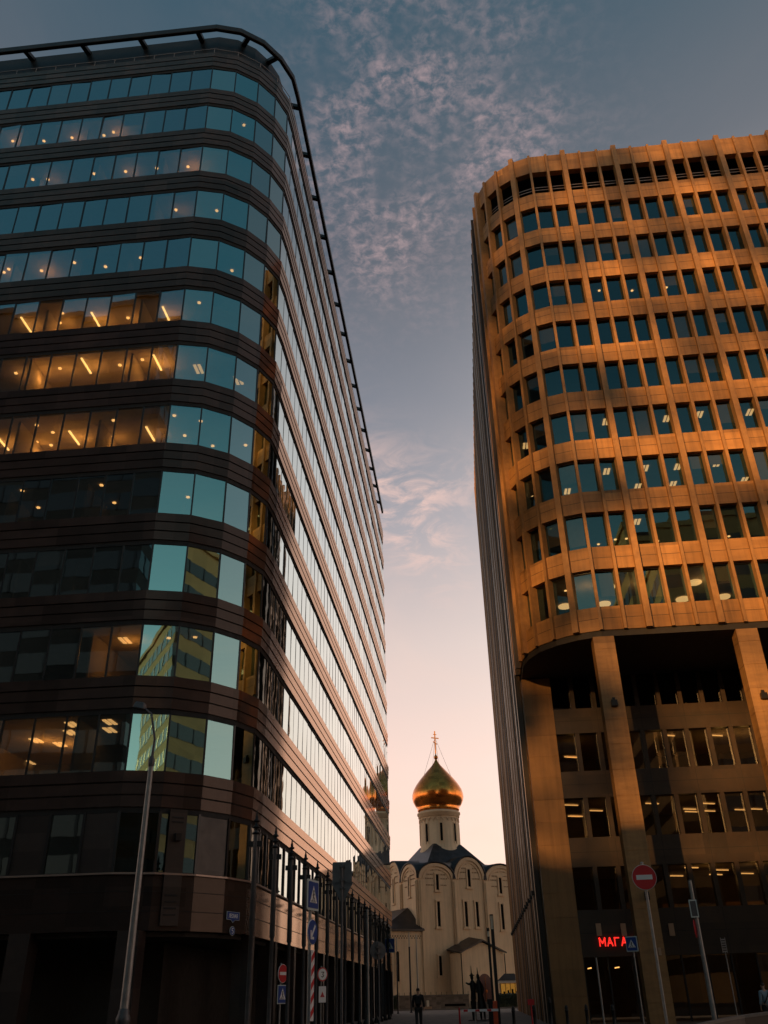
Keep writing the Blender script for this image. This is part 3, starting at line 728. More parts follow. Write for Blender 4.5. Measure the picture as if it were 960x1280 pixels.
MB().box(p0.x - .05, p0.x + 2.75, D2 - .09, D2 - .05, 3.60, 3.63).box(p0.x + .1, p0.x + .14, D2 - .09, D2 - .002, 3.55, 3.7).box(p0.x + 2.5, p0.x + 2.54, D2 - .09, D2 - .002, 3.55, 3.7).build('mounting_rail', MT['black'], ss)

# street name plate and house number on the left building (on the last corner facet before the street side)
def plate_frame(a, b, frac, z, out_):
    a, b = Vector(a), Vector(b); n = nrm2(a, b); t = Vector((-n.y, n.x))
    c = a + (b - a) * frac + n * out_
    return Vector((c.x, c.y, z)), Vector((t.x, t.y, 0)), Vector((n.x, n.y, 0))
c, t3, n3 = plate_frame((-8.76, 32.28), (-8.27, 33.55), .40, 4.0, .03)
np_ = thing('street_name_plate', 'blue street name plate reading ЛЕСНАЯ fixed to the rounded corner', 'sign', c)
shape = [(-.36, -.12), (-.12, -.12), (0, -.2), (.12, -.12), (.36, -.12), (.36, .12), (-.36, .12)]
MB().plate([(x * 1.06, z * 1.1) for x, z in shape], c, t3, (0, 0, 1), n3, .012).build('border', MT['sign_pale'], np_)
MB().plate(shape, c + n3 * .012, t3, (0, 0, 1), n3, .006).build('plate', MT['blue'], np_)
m = MB(); letters(m, 'ЛЕСНАЯ', c + n3 * .018 - t3 * .255 - Vector((0, 0, .06)), t3, (0, 0, 1), .115, .022, n3, .004, .14); m.build('lettering', MT['white'], np_)
c2 = c - Vector((0, 0, .48))
hn = thing('house_number_plate', 'round blue house number plate with a white 5 below the name plate', 'sign', c2)
circ = lambda r, n=24: [(r * math.cos(2 * math.pi * i / n), r * math.sin(2 * math.pi * i / n)) for i in range(n)]
MB().plate(circ(.15), c2, t3, (0, 0, 1), n3, .012).build('border', MT['sign_pale'], hn)
MB().plate(circ(.132), c2 + n3 * .012, t3, (0, 0, 1), n3, .006).build('plate', MT['blue'], hn)
m = MB(); letters(m, '5', c2 + n3 * .018 - t3 * .045 - Vector((0, 0, .08)), t3, (0, 0, 1), .16, .025, n3, .004); m.build('lettering', MT['white'], hn)

# ------------------------------------------------------------------ church
CH = thing('church', 'pale rotated church with rounded gables, dark roof and gilded onion dome', 'church', (-4.4, 132.4, 0))
C0 = Vector((-7.2, 122.0)); dR = Vector((.866, .5)); dL = Vector((-.5, .866)); SZ = 15.2
def fr3(p2, z): return Vector((p2.x, p2.y, z))
BAYS = [(0, 5.3, 16.85), (5.3, 10.1, 17.75), (10.1, 15.2, 16.9)]
SPR = 14.9
faces = [(C0, dR), (C0 + dR * SZ, dL), (C0 + dR * SZ + dL * SZ, -dR), (C0 + dL * SZ, -dL)]
wall = MB(); roofm = MB()
def arc(s0, s1, top, n=14, grow=0.0, spr=SPR):
    c = (s0 + s1) / 2; r = (s1 - s0) / 2 + grow; h = top - spr + grow
    return [(c - r * math.cos(math.pi * i / n), spr + h * math.sin(math.pi * i / n)) for i in range(n + 1)]
for fi, (o, d) in enumerate(faces):
    nrm = Vector((d.y, -d.x))
    out_ = [(0, 0), (SZ, 0)]
    top = []
    for b in BAYS[::-1]: top += arc(*b)[::-1]
    pts = [(0, 0), (SZ, 0)] + top
    # remove doubled points
    cl = [pts[0]]
    for q in pts[1:]:
        if (q[0] - cl[-1][0]) ** 2 + (q[1] - cl[-1][1]) ** 2 > 1e-6: cl.append(q)
    wall.add([fr3(o + d * s_, z) for s_, z in cl], [tuple(range(len(cl)))])
    for bi, b in enumerate(BAYS):
        a = arc(b[0], b[1], b[2], 14, .06); ao = arc(b[0], b[1], b[2], 14, .22)
        a = [(min(max(x, .03), SZ - .03), z) for x, z in a]; ao = [(min(max(x, .02), SZ - .02), z) for x, z in ao]
        a = [(x, z) for x, z in a]
        for i in range(len(a) - 1):
            q = []
            for (s_, z) in (a[i], a[i + 1]): q += [fr3(o + d * s_ + nrm * .25, z), fr3(o + d * s_ - nrm * 6.8, z + .25)]
            for (s_, z) in (ao[i], ao[i + 1]): q += [fr3(o + d * s_ + nrm * .25, z), fr3(o + d * s_ - nrm * 6.8, z + .25)]
            roofm.add(q, [(0, 1, 3, 2), (4, 6, 7, 5), (0, 2, 6, 4), (1, 5, 7, 3)], True)
    if fi in (0, 3):
        for b in BAYS:                                   # arch mouldings with blind arch below
            tr = MB()
            for g0, g1, pr in ((-.02, -.42, .16), (-.62, -.80, .09)):
                a = arc(b[0], b[1], b[2], 16, g0); bb = arc(b[0], b[1], b[2], 16, g1)
                for i in range(16):
                    q = [fr3(o + d * s_ + nrm * y, z) for (s_, z) in (a[i], a[i + 1], bb[i + 1], bb[i]) for y in (0.0, pr)]
                    tr.add(q, [(0, 2, 3, 1), (2, 4, 5, 3), (4, 6, 7, 5), (6, 0, 1, 7), (1, 3, 5, 7), (0, 6, 4, 2)])
            tr.build('arch_moulding', MT['white_trim'], CH)
            fz = MB(); cs = (b[0] + b[1]) / 2              # brick friezes in the gable field
            for zz, hw in ((b[2] - .95, .75), (b[2] - 1.5, 1.35), (b[2] - 2.0, 1.6), (b[2] - 2.8, 1.5)):
                k = -hw
                while k < hw:
                    if abs(k + .09) > .35: fz.obox(fr3(o + d * (cs + k) + nrm * .0, zz), (*(d * .12), 0), (*(nrm * .05), 0), (0, 0, .14))
                    k += .24
            fz.build('brick_frieze', MT['frieze'], CH)
        for s0, w in ((.02, .5), (5.3 - .3, .6), (10.1 - .3, .6), (SZ - .52, .5)):
            m = MB(); m.obox(fr3(o + d * s0 - nrm * .1, 0), (*(d * w), 0), (*(nrm * .32), 0), (0, 0, SPR - .15))
            m.obox(fr3(o + d * (s0 + w * .3) - nrm * .1, 0), (*(d * w * .4), 0), (*(nrm * .46), 0), (0, 0, SPR - .3))
            m.build('pilaster', MT['white_wall'], CH)
        m = MB(); m.obox(fr3(o + d * .0 - nrm * .1, 0), (*(d * SZ), 0), (*(nrm * .25), 0), (0, 0, 1.6)); m.build('plinth', MT['white_trim'], CH)
def slit(o, d, s, z0, z1, w=.34):
    nrm = Vector((d.y, -d.x))
    m = MB(); pts = [(-w / 2, z0), (w / 2, z0), (w / 2, z1 - w / 2)] + [(w / 2 * math.cos(a), z1 - w / 2 + w / 2 * math.sin(a)) for a in (.6, 1.2, math.pi / 2, 1.94, 2.54)] + [(-w / 2, z1 - w / 2)]
    m.plate(pts, fr3(o + d * s - nrm * .1, 0), (*d, 0), (0, 0, 1), (*nrm, 0), .103)
    win = m.build('slit_window', MT['slit'], CH)
    f = MB()
    for x0, x1 in ((-w / 2 - .2, -w / 2), (w / 2, w / 2 + .2)): f.obox(fr3(o + d * (s + x0) - nrm * .05, z0 - .1), (*(d * (x1 - x0)), 0), (*(nrm * .17), 0), (0, 0, z1 - z0 + .1))
    f.obox(fr3(o + d * (s - w / 2 - .25) - nrm * .05, z1), (*(d * (w + .5)), 0), (*(nrm * .2), 0), (0, 0, .2))
    f.obox(fr3(o + d * (s - w / 2 - .3) - nrm * .05, z0 - .3), (*(d * (w + .6)), 0), (*(nrm * .24), 0), (0, 0, .2))
    f.build('surround', MT['white_trim'], win)
for s_, z0, z1 in [(2.8, 13.55, 15.45), (2.8, 9.2, 12.15), (2.7, 3.6, 5.8), (7.65, 14.05, 16.2), (6.9, 9.2, 12.2), (8.6, 9.2, 12.2), (12.5, 13.3, 15.3), (12.45, 8.9, 12.0)]:
    slit(C0, dR, s_, z0, z1, .42)
oL = C0 + dL * SZ
for s_, z0, z1 in [(SZ - 2.7, 13.0, 15.3), (SZ - 7.6, 12.6, 15.6), (SZ - 12.4, 13, 15.3)]: slit(oL, -dL, s_, z0, z1, .36)
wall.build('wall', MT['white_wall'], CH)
cc = C0 + dR * SZ / 2 + dL * SZ / 2
base = [cc + dR * a * 6.2 + dL * b * 6.2 for a, b in ((-1, -1), (1, -1), (1, 1), (-1, 1))]
topq = [cc + dR * a * 2.2 + dL * b * 2.2 for a, b in ((-1, -1), (1, -1), (1, 1), (-1, 1))]
roofm.add([fr3(p, 15.3) for p in base] + [fr3(p, 20.2) for p in topq], [(0, 1, 5, 4), (1, 2, 6, 5), (2, 3, 7, 6), (3, 0, 4, 7), (4, 5, 6, 7)])
for a, b in ((-1, -1), (1, -1), (1, 1), (-1, 1)):
    pass
roofm.build('roof', MT['church_roof'], CH)
o3 = (cc.x, cc.y, 0)
DR = 2.85
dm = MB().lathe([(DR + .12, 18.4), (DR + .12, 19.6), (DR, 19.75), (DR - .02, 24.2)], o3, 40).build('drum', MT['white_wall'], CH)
m = MB().lathe([(DR, 24.0), (DR + .18, 24.1), (DR + .18, 24.4), (DR + .32, 24.5), (DR + .32, 24.75), (DR + .1, 24.9), (2.4, 24.95)], o3, 40); m.build('drum_cornice', MT['white_trim'], dm)
fz = MB()
for k in range(24):                                        # arcature under the cornice
    a0 = 2 * math.pi * k / 24
    pts = []
    for i in range(7):
        a = a0 + (2 * math.pi / 24) * i / 6; zz = 23.35 + .5 * math.sin(math.pi * i / 6)
        pts.append((o3[0] + (DR + .06) * math.cos(a), o3[1] + (DR + .06) * math.sin(a), zz))
    fz.tube(pts, .06, 5)
fz.build('arcature', MT['white_trim'], dm)
for k in range(8):
    a = math.atan2(-dL.y, -dL.x) + 2 * math.pi * (k + .5) / 8
    n2 = Vector((math.cos(a), math.sin(a))); t2 = Vector((-n2.y, n2.x))
    m = MB(); m.obox((*(cc + n2 * (DR - .25) - t2 * .16), 20.6), (*(t2 * .32), 0), (*(n2 * .275), 0), (0, 0, 2.4)); m.build('slit_window', MT['slit'], dm)
    m = MB()
    for sgn in (-1, 1): m.tube([(*(cc + n2 * (DR + .02) + t2 * .26 * sgn), 20.3), (*(cc + n2 * (DR + .02) + t2 * .26 * sgn), 23.2)], .06, 6)
    m.build('colonnette', MT['white_trim'], dm)
prof = [(2.75, 24.9), (3.05, 25.1), (3.1, 25.25), (3.0, 25.35), (3.35, 25.8), (3.68, 26.4), (3.82, 27.0), (3.78, 27.5), (3.6, 28.1), (3.2, 28.8), (2.63, 29.55), (1.98, 30.3), (1.3, 31.05), (.74, 31.65), (.36, 32.15), (.2, 32.5), (.16, 32.75)]
dome = MB().lathe(prof, o3, 48).build('onion_dome', MT['gold'], CH)
MB().lathe([(.0, 32.6), (.22, 32.7), (.32, 32.95), (.22, 33.2), (.1, 33.3), (.07, 33.6)], o3, 16).build('finial_ball', MT['gold'], dome)
cr = MB(); c3 = Vector(o3); cd = Vector((*dR, 0)); cn = Vector((dR.y, -dR.x, 0))
def bar(zc, hw, w, tilt=0.0):
    ax = (cd * math.cos(tilt) + Vector((0, 0, 1)) * math.sin(tilt)); up = Vector((0, 0, 1))
    cr.obox(c3 + Vector((0, 0, zc)) - ax * hw - cn * .06 - up * w / 2, ax * 2 * hw, cn * .12, up * w)
cr.obox(c3 + Vector((0, 0, 33.5)) - cd * .07 - cn * .07, cd * .14, cn * .14, (0, 0, 3.45))
bar(35.9, .62, .14); bar(36.45, .26, .1); bar(35.15, .36, .12, -.5)
crs = cr.build('cross', MT['gold'], dome)
ch_ = MB()
for k in range(4):
    a = math.pi / 4 + k * math.pi / 2 + .5
    ch_.tube([c3 + Vector((.1 * math.cos(a), .1 * math.sin(a), 35.7)), c3 + Vector((2.3 * math.cos(a), 2.3 * math.sin(a), 29.75))], .018, 4)
ch_.build('stay_chain', MT['black'], crs)
# side aisle against the left face
e0 = C0 + Vector((dR.y, -dR.x)) * .18 + dR * .15
pw = 5.4
q = [e0, e0 + dL * 11, e0 + dL * 11 - dR * pw, e0 - dR * pw]
MB().prism([(p.x, p.y) for p in (q[0], q[1], q[2], q[3])], 0, 8.75).build('aisle_wall', MT['white_wall'], CH)
cen = [e0 + dL * 3.2 - dR * .35, e0 + dL * 9.5 - dR * .35]
ev = [e0 + dR * .25 - dL * .35, e0 + dL * 11.3 + dR * .25, e0 + dL * 11.3 - dR * (pw + .4), e0 - dL * .35 - dR * (pw + .4)]
m = MB(); m.add([fr3(p, 8.6) for p in ev] + [fr3(p, 8.8) for p in ev] + [fr3(cen[0], 11.6), fr3(cen[1], 11.6)],
     [(0, 1, 2, 3)[::-1], (0, 1, 5, 4), (1, 2, 6, 5), (2, 3, 7, 6), (3, 0, 4, 7), (4, 5, 9, 8), (5, 6, 9), (6, 7, 8, 9), (7, 4, 8)])
m.build('aisle_roof', MT['church_roof'], CH)
slit(e0 - dR * pw, dR, 1.9, 3.0, 6.3, .32)
fz = MB()
for k in range(14):
    for j in range(2): fz.obox(fr3(e0 - dR * (pw - .3 - .36 * k - .18 * j) + Vector((dR.y, -dR.x)) * 0, 7.75 + .22 * j), (*(dR * .13), 0), (*(Vector((dR.y, -dR.x)) * .02), 0), (0, 0, .12))
fz.build('brick_frieze', MT['slit'], CH)
# porch with gable roof and arched door
nR = Vector((dR.y, -dR.x)); pc = C0 + dR * 7.1
pl, pr_, pd = pc - dR * 3.0, pc + dR * 3.0, 3.2
gab = [(-3, 0), (3, 0), (3, 6.0), (0, 7.2), (-3, 6.0)]
m = MB(); vs = [fr3(pc + dR * x + nR * pd, z) for x, z in gab] + [fr3(pc + dR * x - nR * .1, z) for x, z in gab]
m.add(vs, [(0, 1, 2, 3, 4), (0, 4, 9, 5), (1, 6, 7, 2), (4, 3, 8, 9), (3, 2, 7, 8)]); m.build('porch_wall', MT['white_wall'], CH)
m = MB()
for sgn in (-1, 1):
    a = [(sgn * 3.4, 5.9), (0, 7.32)]
    vs = [fr3(pc + dR * x + nR * y, z + h_) for h_ in (.0, .16) for (x, z) in a for y in (pd + .35, -.1)]
    vs[1].z += .5; vs[3].z += .5; vs[5].z += .5; vs[7].z += .5
    m.add(vs, [(0, 1, 3, 2), (4, 6, 7, 5), (0, 4, 5, 1), (2, 3, 7, 6), (0, 2, 6, 4), (1, 5, 7, 3)])
m.build('porch_roof', MT['church_roof'], CH)
arch = lambda w, z0, z1, n=12: [(-w, z0), (w, z0)] + [(w * math.cos(math.pi * i / n), z1 - w + w * math.sin(math.pi * i / n)) for i in range(n + 1)]
po = fr3(pc + nR * pd, 0)
m = MB(); m.plate(arch(1.25, .6, 4.0), po - Vector((*nR, 0)) * .1, (*dR, 0), (0, 0, 1), (*nR, 0), .22); m.build('door_surround', MT['white_trim'], CH)
m = MB(); m.plate(arch(.9, .6, 3.65), po - Vector((*nR, 0)) * .1, (*dR, 0), (0, 0, 1), (*nR, 0), .24); dr = m.build('door', MT['door'], CH)
m = MB(); m.obox(po + Vector((*nR, 0)) * .14 + Vector((*dR, 0)) * .02, (*(dR * .02), 0), (*(nR * .04), 0), (0, 0, 3.3)); m.tube([po + Vector((*nR, 0)) * .2 + Vector((*(dR * .15), 1.6)), po + Vector((*nR, 0)) * .2 + Vector((*(dR * .15), 1.9))], .04, 6); m.build('handle', MT['gold'], dr)
m = MB(); m.obox(fr3(pc - dR * 2 + nR * pd, 0), (*(dR * 4), 0), (*(nR * 1.6), 0), (0, 0, .6)); m.obox(fr3(pc - dR * 2 + nR * (pd + 1.6), 0), (*(dR * 4), 0), (*(nR * .5), 0), (0, 0, .3)); m.build('step', MT['kerb'], CH)
for sgn in (-1, 1):
    m = MB(); m.tube([fr3(pc + dR * sgn * 3.15 + nR * (pd + .1), .1), fr3(pc + dR * sgn * 3.15 + nR * (pd + .1), 5.9)], .07, 6); m.build('downpipe', MT['slit'], CH)

# low wall, railing, hedges, kiosk in front of the church
lw = thing('boundary_wall', 'low stone wall with pale coping in front of the church', 'wall', (-4.5, 111, 0))
a = at(499, 1262, 111).x; b = at(587, 1262, 111).x
MB().box(a, b, 111, 111.5, 0, 1.35).build('wall', MT['wall_stone'], lw)
MB().box(a - .05, b + .05, 110.93, 111.57, 1.35, 1.47).build('coping', MT['kerb'], lw)
m = MB(); x = a
while x < b: m.box(x, x + .04, 111.2, 111.24, 1.47, 1.75); x += .6
m.build('railing', MT['black'], lw)
m = MB(); m.box(at(556, 1255, 110.9).x, at(582, 1255, 110.9).x, 110.97, 111.0, .32, .55); m.build('lettered_strip', MT['slit'], lw)
def hedge(name, lab, x0, x1, y, h, d=1.2):
    m = MB(); nx = max(4, int((x1 - x0) / .25)); nz = 6; vs = []; fs = []
    rr = random.Random(hash(lab) % 100)
    ring = lambda i: [(0, 0), (-.05, h * .35), (-.03, h * .7), (.08, h * .95), (d * .3, h), (d * .7, h), (d - .05, h * .93), (d, h * .5), (d, 0)]
    k = len(ring(0))
    for i in range(nx + 1):
        for (yy, zz) in ring(i): vs.append((x0 + (x1 - x0) * i / nx + rr.uniform(-.04, .04), y + yy + rr.uniform(-.07, .07), max(0, zz + rr.uniform(-.08, .08) if zz else 0)))
    for i in range(nx):
        for j in range(k - 1): fs.append((i * k + j, (i + 1) * k + j, (i + 1) * k + j + 1, i * k + j + 1))
    fs += [tuple(range(k))[::-1], tuple(nx * k + j for j in range(k))]
    m.add(vs, fs)
    lv = random.Random(3)
    for _ in range(int(260 * (x1 - x0) / 4)):                # leaf tufts breaking the outline
        c = Vector((lv.uniform(x0, x1), y + lv.uniform(-.08, d), h * lv.uniform(.3, 1.06)))
        if c.z < h * .93: c.y = y - .06 - lv.random() * .06
        u = Vector((lv.gauss(0, 1), lv.gauss(0, 1), lv.gauss(0, 1))).normalized() * .09; w = u.cross(Vector((lv.gauss(0, 1), lv.gauss(0, 1), .3))).normalized() * .06
        m.add([c - u, c + w, c + u, c - w], [(0, 1, 2, 3)])
    return m.build(name, MT['hedge'], label=lab, cat='hedge')
hedge('hedge', 'dark clipped hedge left of the low stone wall before the church', at(483, 1262, 111).x, a - .1, 111, 1.5)
hedge('hedge', 'dark clipped hedge below the small lit kiosk', at(623, 1258, 113).x, at(668, 1258, 113).x, 113, 1.42)
kk = thing('kiosk', 'small kiosk with a grey hipped roof and yellow lit window', 'kiosk', (3.4, 120.5, 0))
kx0, kx1 = at(625, 1240, 119).x, at(652, 1240, 119).x
MB().box(kx0, kx1, 119, 121.6, 0, 2.55).build('wall', MT['white_trim'], kk)
MB().box(kx0 - .1, kx1 + .1, 118.85, 121.7, 2.55, 2.8).build('fascia', MT['white'], kk)
MB().add([(kx0 - .2, 118.7, 2.8), (kx1 + .2, 118.7, 2.8), (kx1 + .2, 121.8, 2.8), (kx0 - .2, 121.8, 2.8), (kx0 + .7, 120.2, 3.55), (kx1 - .7, 120.2, 3.55)], [(3, 2, 1, 0), (0, 1, 5, 4), (1, 2, 5), (2, 3, 4, 5), (3, 0, 4)]).build('roof', MT['church_roof'], kk)
w = MB().box(kx0 + .12, kx1 - .12, 118.96, 119.02, 1.35, 2.45).build('window', MT['kiosk_lit'], kk)
m = MB()
for k in range(5): xx = kx0 + .1 + (kx1 - kx0 - .26) * k / 4; m.box(xx, xx + .06, 118.9, 118.99, 1.3, 2.5)
for k in range(4): xx = kx0 + .4 + .5 * k; m.box(xx, xx + .22, 118.93, 118.962, 1.35, 1.35 + .3 + .12 * (k % 3))
m.build('frame', MT['slit'], w)
cb = thing('crate', 'small pale crate with a lamp at the foot of the low stone wall', 'crate', (-4.5, 109.9, 0))
p = at(535, 1258, 109.6)
MB().box(p.x - .4, p.x + .4, 109.6, 110.1, 0, .35).build('body', MT['plate'], cb); MB().box(p.x - .15, p.x + .12, 109.7, 110, .35, .95).build('lamp', MT['white_pole'], cb)

# slim light columns on the church square
def light_column(u, v, Y, lab, lit_side=True, r=.085):
    p = at(u, v, Y); t = thing('light_column', lab, 'street lamp', (p.x, Y, 0), 0, 'slim light columns on the church square')
    h = p.z
    MB().tube([(0, 0, 0), (0, 0, h * .82)], [r * 1.1, r], 10).build('pole', MT['white_pole' if lit_side else 'black'], t, world=False)
    MB().tube([(0, 0, h * .82), (0, 0, h)], r * .8, 10).lathe([(.0, h), (r * 1.2, h), (r * 1.2, h + .06), (0, h + .08)], n=10).build('lamp_head', MT['white_pole'], t, world=False)
    MB().lathe([(r * 2, 0), (r * 2, .08), (r * 1.2, .12)], n=10).build('base', MT['black'], t, world=False)
light_column(495.3, 1174, 92, 'slim dark light column beside the far crossing sign', False, .06)
light_column(511, 1166, 95, 'dark pole light column with a pale tip left of the walking man', False)
light_column(520, 1169, 95, 'tall pale light column rising behind the walking man')
light_column(641, 1170, 100, 'pale light column in front of the kiosk')

# ------------------------------------------------------------------ street furniture
def finned_lamp(i):
    y = 27.15 + 2.83 * i
    names = ['first', 'second', 'third', 'fourth', 'fifth', 'sixth', 'seventh', 'eighth', 'ninth', 'tenth', 'eleventh', 'twelfth', 'thirteenth', 'fourteenth', 'fifteenth', 'sixteenth']
    t = thing('street_lamp', f'black street lamp with stacked fins, {names[i]} of the row counted from the rounded corner', 'street lamp', (-6.5, y, 0), 0, 'finned street lamps along the dark building')
    MB().tube([(0, 0, 0), (0, 0, 3.1), (0, 0, 3.12), (0, 0, 5.9)], [.07, .06, .085, .075], 10).build('pole', MT['steel_dark'], t, world=False)
    MB().box(-.21, .21, -.05, .05, 5.44, 5.60).build('crossbar', MT['black'], t, world=False)
    m = MB()
    for k, z in enumerate((5.78, 5.96, 6.14)):
        m.lathe([(.0, z), (.12 - .015 * k, z + .02), (.13 - .015 * k, z + .06), (.05, z + .1), (.045, z + .2)], n=12)
    m.tube([(0, 0, 6.2), (0, 0, 6.5)], [.05, .015], 8)
    m.build('fin_stack', MT['black'], t, world=False)
    MB().lathe([(.16, 0), (.16, .1), (.10, .25), (.07, .3)], n=10).build('base', MT['black'], t, world=False)
for i in range(16): finned_lamp(i)

# tall lamp post, left foreground
b0 = at(155, 1262, 20)
lp = thing('lamp_post', 'tall tapered grey lamp post with a thin curved arm in front of the dark facade', 'street lamp', (b0.x, 20, 0))
MB().lathe([(.19, 0), (.19, .12), (.14, .2), (.13, 1.02), (.15, 1.06), (.15, 1.13), (.115, 1.2), (.11, 1.26), (.09, 1.3)], n=16).build('base', MT['steel_dark'], lp, world=False)
MB().tube([(0, 0, 1.2), (0, 0, 4.4), (0, 0, 6.35)], [.092, .07, .056], 14).build('pole', MT['steel'], lp, world=False)
MB().lathe([(.062, 6.25), (.075, 6.3), (.075, 6.42), (.035, 6.5)], n=12).build('collar', MT['steel_dark'], lp, world=False)
q1 = at(191, 905, 20); q2 = at(180, 885, 20)
armp = [(0, 0, 6.4), (.02, 0, 6.9), (q1.x - b0.x, 0, q1.z), (q1.x - b0.x - .06, 0, q1.z + .25), (q2.x - b0.x, 0, q2.z)]
MB().tube(armp, [.035, .03, .028, .026, .024], 8).build('arm', MT['steel_dark'], lp, world=False)
hx, hz = q2.x - b0.x, q2.z
MB().add([(hx - .26, -.12, hz + .0), (hx + .04, -.12, hz - .06), (hx + .04, .12, hz - .06), (hx - .26, .12, hz), (hx - .2, -.09, hz + .16), (hx + .02, -.09, hz + .12), (hx + .02, .09, hz + .12), (hx - .2, .09, hz + .16)],
         [(0, 3, 2, 1), (4, 5, 6, 7), (0, 1, 5, 4), (1, 2, 6, 5), (2, 3, 7, 6), (3, 0, 4, 7)]).build('lamp_head', MT['steel_dark'], lp, world=False, bevel=.02)

# traffic signs --------------------------------------------------------------
def rrect(w, h, r=.05, n=4):
    pts = []
    for cx, cy, a0 in ((w / 2 - r, h / 2 - r, 0), (-w / 2 + r, h / 2 - r, 90), (-w / 2 + r, -h / 2 + r, 180), (w / 2 - r, -h / 2 + r, 270)):
        for i in range(n + 1): a = R_(a0 + 90 * i / n); pts.append((cx + r * math.cos(a), cy + r * math.sin(a)))
    return pts
def stroke(m, pts, w, base, un, th, ux, uz):
    for a, b in zip(pts, pts[1:]):
        A = base + ux * a[0] + uz * a[1]; B = base + ux * b[0] + uz * b[1]; d = (B - A).normalized(); q = d.cross(un).normalized() * w / 2
        m.obox(A - q - d * w * .3, B - A + d * w * .6, q * 2, un * th)
UX, UZ, UN = Vector((1, 0, 0)), Vector((0, 0, 1)), Vector((0, -1, 0))
def plate_part(t, z, pts, mface, border=None, bscale=1.0, y=-.07):
    o = Vector((0, y, z))
    if border:
        MB().plate([(a * bscale, b * bscale) for a, b in pts], o, UX, UZ, UN, .02).build('sign_border', border, t, world=False)
    return MB().plate(pts, o + UN * (.02 if border else 0), UX, UZ, UN, .012).build('sign_plate', mface, t, world=False)
def crossing_symbol(t, z, s, y=-.07):
    o = Vector((0, y, z)) + UN * .032
    pl_ = MB().plate([(-.36 * s, -.30 * s), (.36 * s, -.30 * s), (0, .36 * s)], o, UX, UZ, UN, .004).build('symbol', MT['white'], t, world=False)
    m = MB(); o2 = o + UN * .004
    m.plate([(x * s * .055, .14 * s + zz * s * .055) for x, zz in circ(1, 10)], o2, UX, UZ, UN, .003)
    for pts, w in (([(.0, .08), (-.03, -.06)], .07), ([(-.03, -.06), (.07, -.13), (.09, -.26)], .045), ([(-.03, -.06), (-.06, -.16), (-.14, -.25)], .045), ([(0, .06), (.09, .0)], .03), ([(0, .06), (-.09, -.02)], .03)):
        stroke(m, [(a * s, b * s) for a, b in pts], w * s, o2, UN, .003, UX, UZ)
    for k in range(5): stroke(m, [((-.26 + .115 * k) * s, -.29 * s), ((-.24 + .115 * k) * s, -.22 * s)], .03 * s, o2, UN, .0025, UX, UZ)
    m.build('symbol', MT['black'], t, world=False)
def sign_pole(t, h, r=.035, m='steel'):
    MB().tube([(0, 0, 0), (0, 0, h)], r, 10).lathe([(r * 1.3, h), (r * 1.3, h + .02), (0, h + .04)], n=10).build('pole', MT[m], t, world=False)
    MB().lathe([(.12, 0), (.12, .03), (r * 1.2, .06)], n=10).build('base', MT['black'], t, world=False)
def clamp(t, z, r=.05):
    MB().box(-.09, .09, -.06, .05, z - .03, z + .03).build('clamp', MT['steel_dark'], t, world=False)
def root_sign(u, v, Y, lab, yaw=0.0, group=None):
    p = at(u, v, Y); return thing('traffic_sign', lab, 'traffic sign', (p.x, Y, 0), R_(yaw), group), p.z
# left pavement: crossing sign + keep-left arrow + striped board, seen at an angle
t, z = root_sign(388, 1119, 24, 'oblique crossing sign above a blue arrow disc and striped board, left pavement', 76)
sign_pole(t, z + .35, .04)
plate_part(t, z, rrect(.62, .62, .03), MT['blue'], MT['sign_pale'], 1.17, -.06); crossing_symbol(t, z, .62, -.06); clamp(t, z + .2); clamp(t, z - .2)
za = at(395, 1165, 24).z
plate_part(t, za, circ(.28), MT['blue'], MT['white'], 1.06, -.06)
m = MB(); o = Vector((0, -.06, za)) + UN * .033; stroke(m, [(.12, .14), (-.1, -.12)], .07, o, UN, .004, UX, UZ); stroke(m, [(-.13, .02), (-.12, -.14), (.04, -.14)], .06, o, UN, .0045, UX, UZ); m.build('symbol', MT['white'], t, world=False)
zt, zb = 2.46, .92
plate_part(t, (zt + zb) / 2, rrect(.20, zt - zb, .02), MT['white'], None, 1, -.09)
m = MB(); o = Vector((0, -.102, 0))
k = zb + .05
while k < zt - .25: m.plate([(-.095, k), (.095, k + .14), (.095, k + .28), (-.095, k + .14)], o, UX, UZ, UN, .003); k += .3
m.build('symbol', MT['red'], t, world=False)
# no entry + crossing, far left pavement
t, z = root_sign(351, 1217, 34, 'small oblique no entry disc over a crossing sign before the dark arcade', 68)
sign_pole(t, z + .3, .03); plate_part(t, z, circ(.28), MT['red'], MT['white'], 1.06)
m = MB(); o = Vector((0, -.07, z)) + UN * .032; m.plate(rrect(.42, .10, .01), o, UX, UZ, UN, .004); m.build('symbol', MT['white'], t, world=False)
z2 = at(350, 1243, 34).z; plate_part(t, z2, rrect(.52, .52, .02), MT['blue'], MT['sign_pale'], 1.12); crossing_symbol(t, z2, .52)
# round limit sign + white plate
t, z = root_sign(401.5, 1218, 40, 'white round sign with red rim over a white pictogram plate', 45)
sign_pole(t, z + .28, .03); plate_part(t, z, circ(.21), MT['white'], MT['red'], 1.24)
m = MB(); o = Vector((0, -.07, z)) + UN * .032; stroke(m, [(-.06, .08), (.06, .08), (0, .0), (.06, -.05), (0, -.1), (-.06, -.08)], .03, o, UN, .004, UX, UZ); m.build('symbol', MT['black'], t, world=False)
z2 = at(402, 1243, 40).z; plate_part(t, z2, rrect(.36, .58, .02), MT['white'], MT['black'], 1.05)
m = MB(); o = Vector((0, -.07, z2)) + UN * .032; m.plate([(-.11, -.1), (.11, -.1), (0, .1)], o, UX, UZ, UN, .004); m.build('symbol', MT['red'], t, world=False)
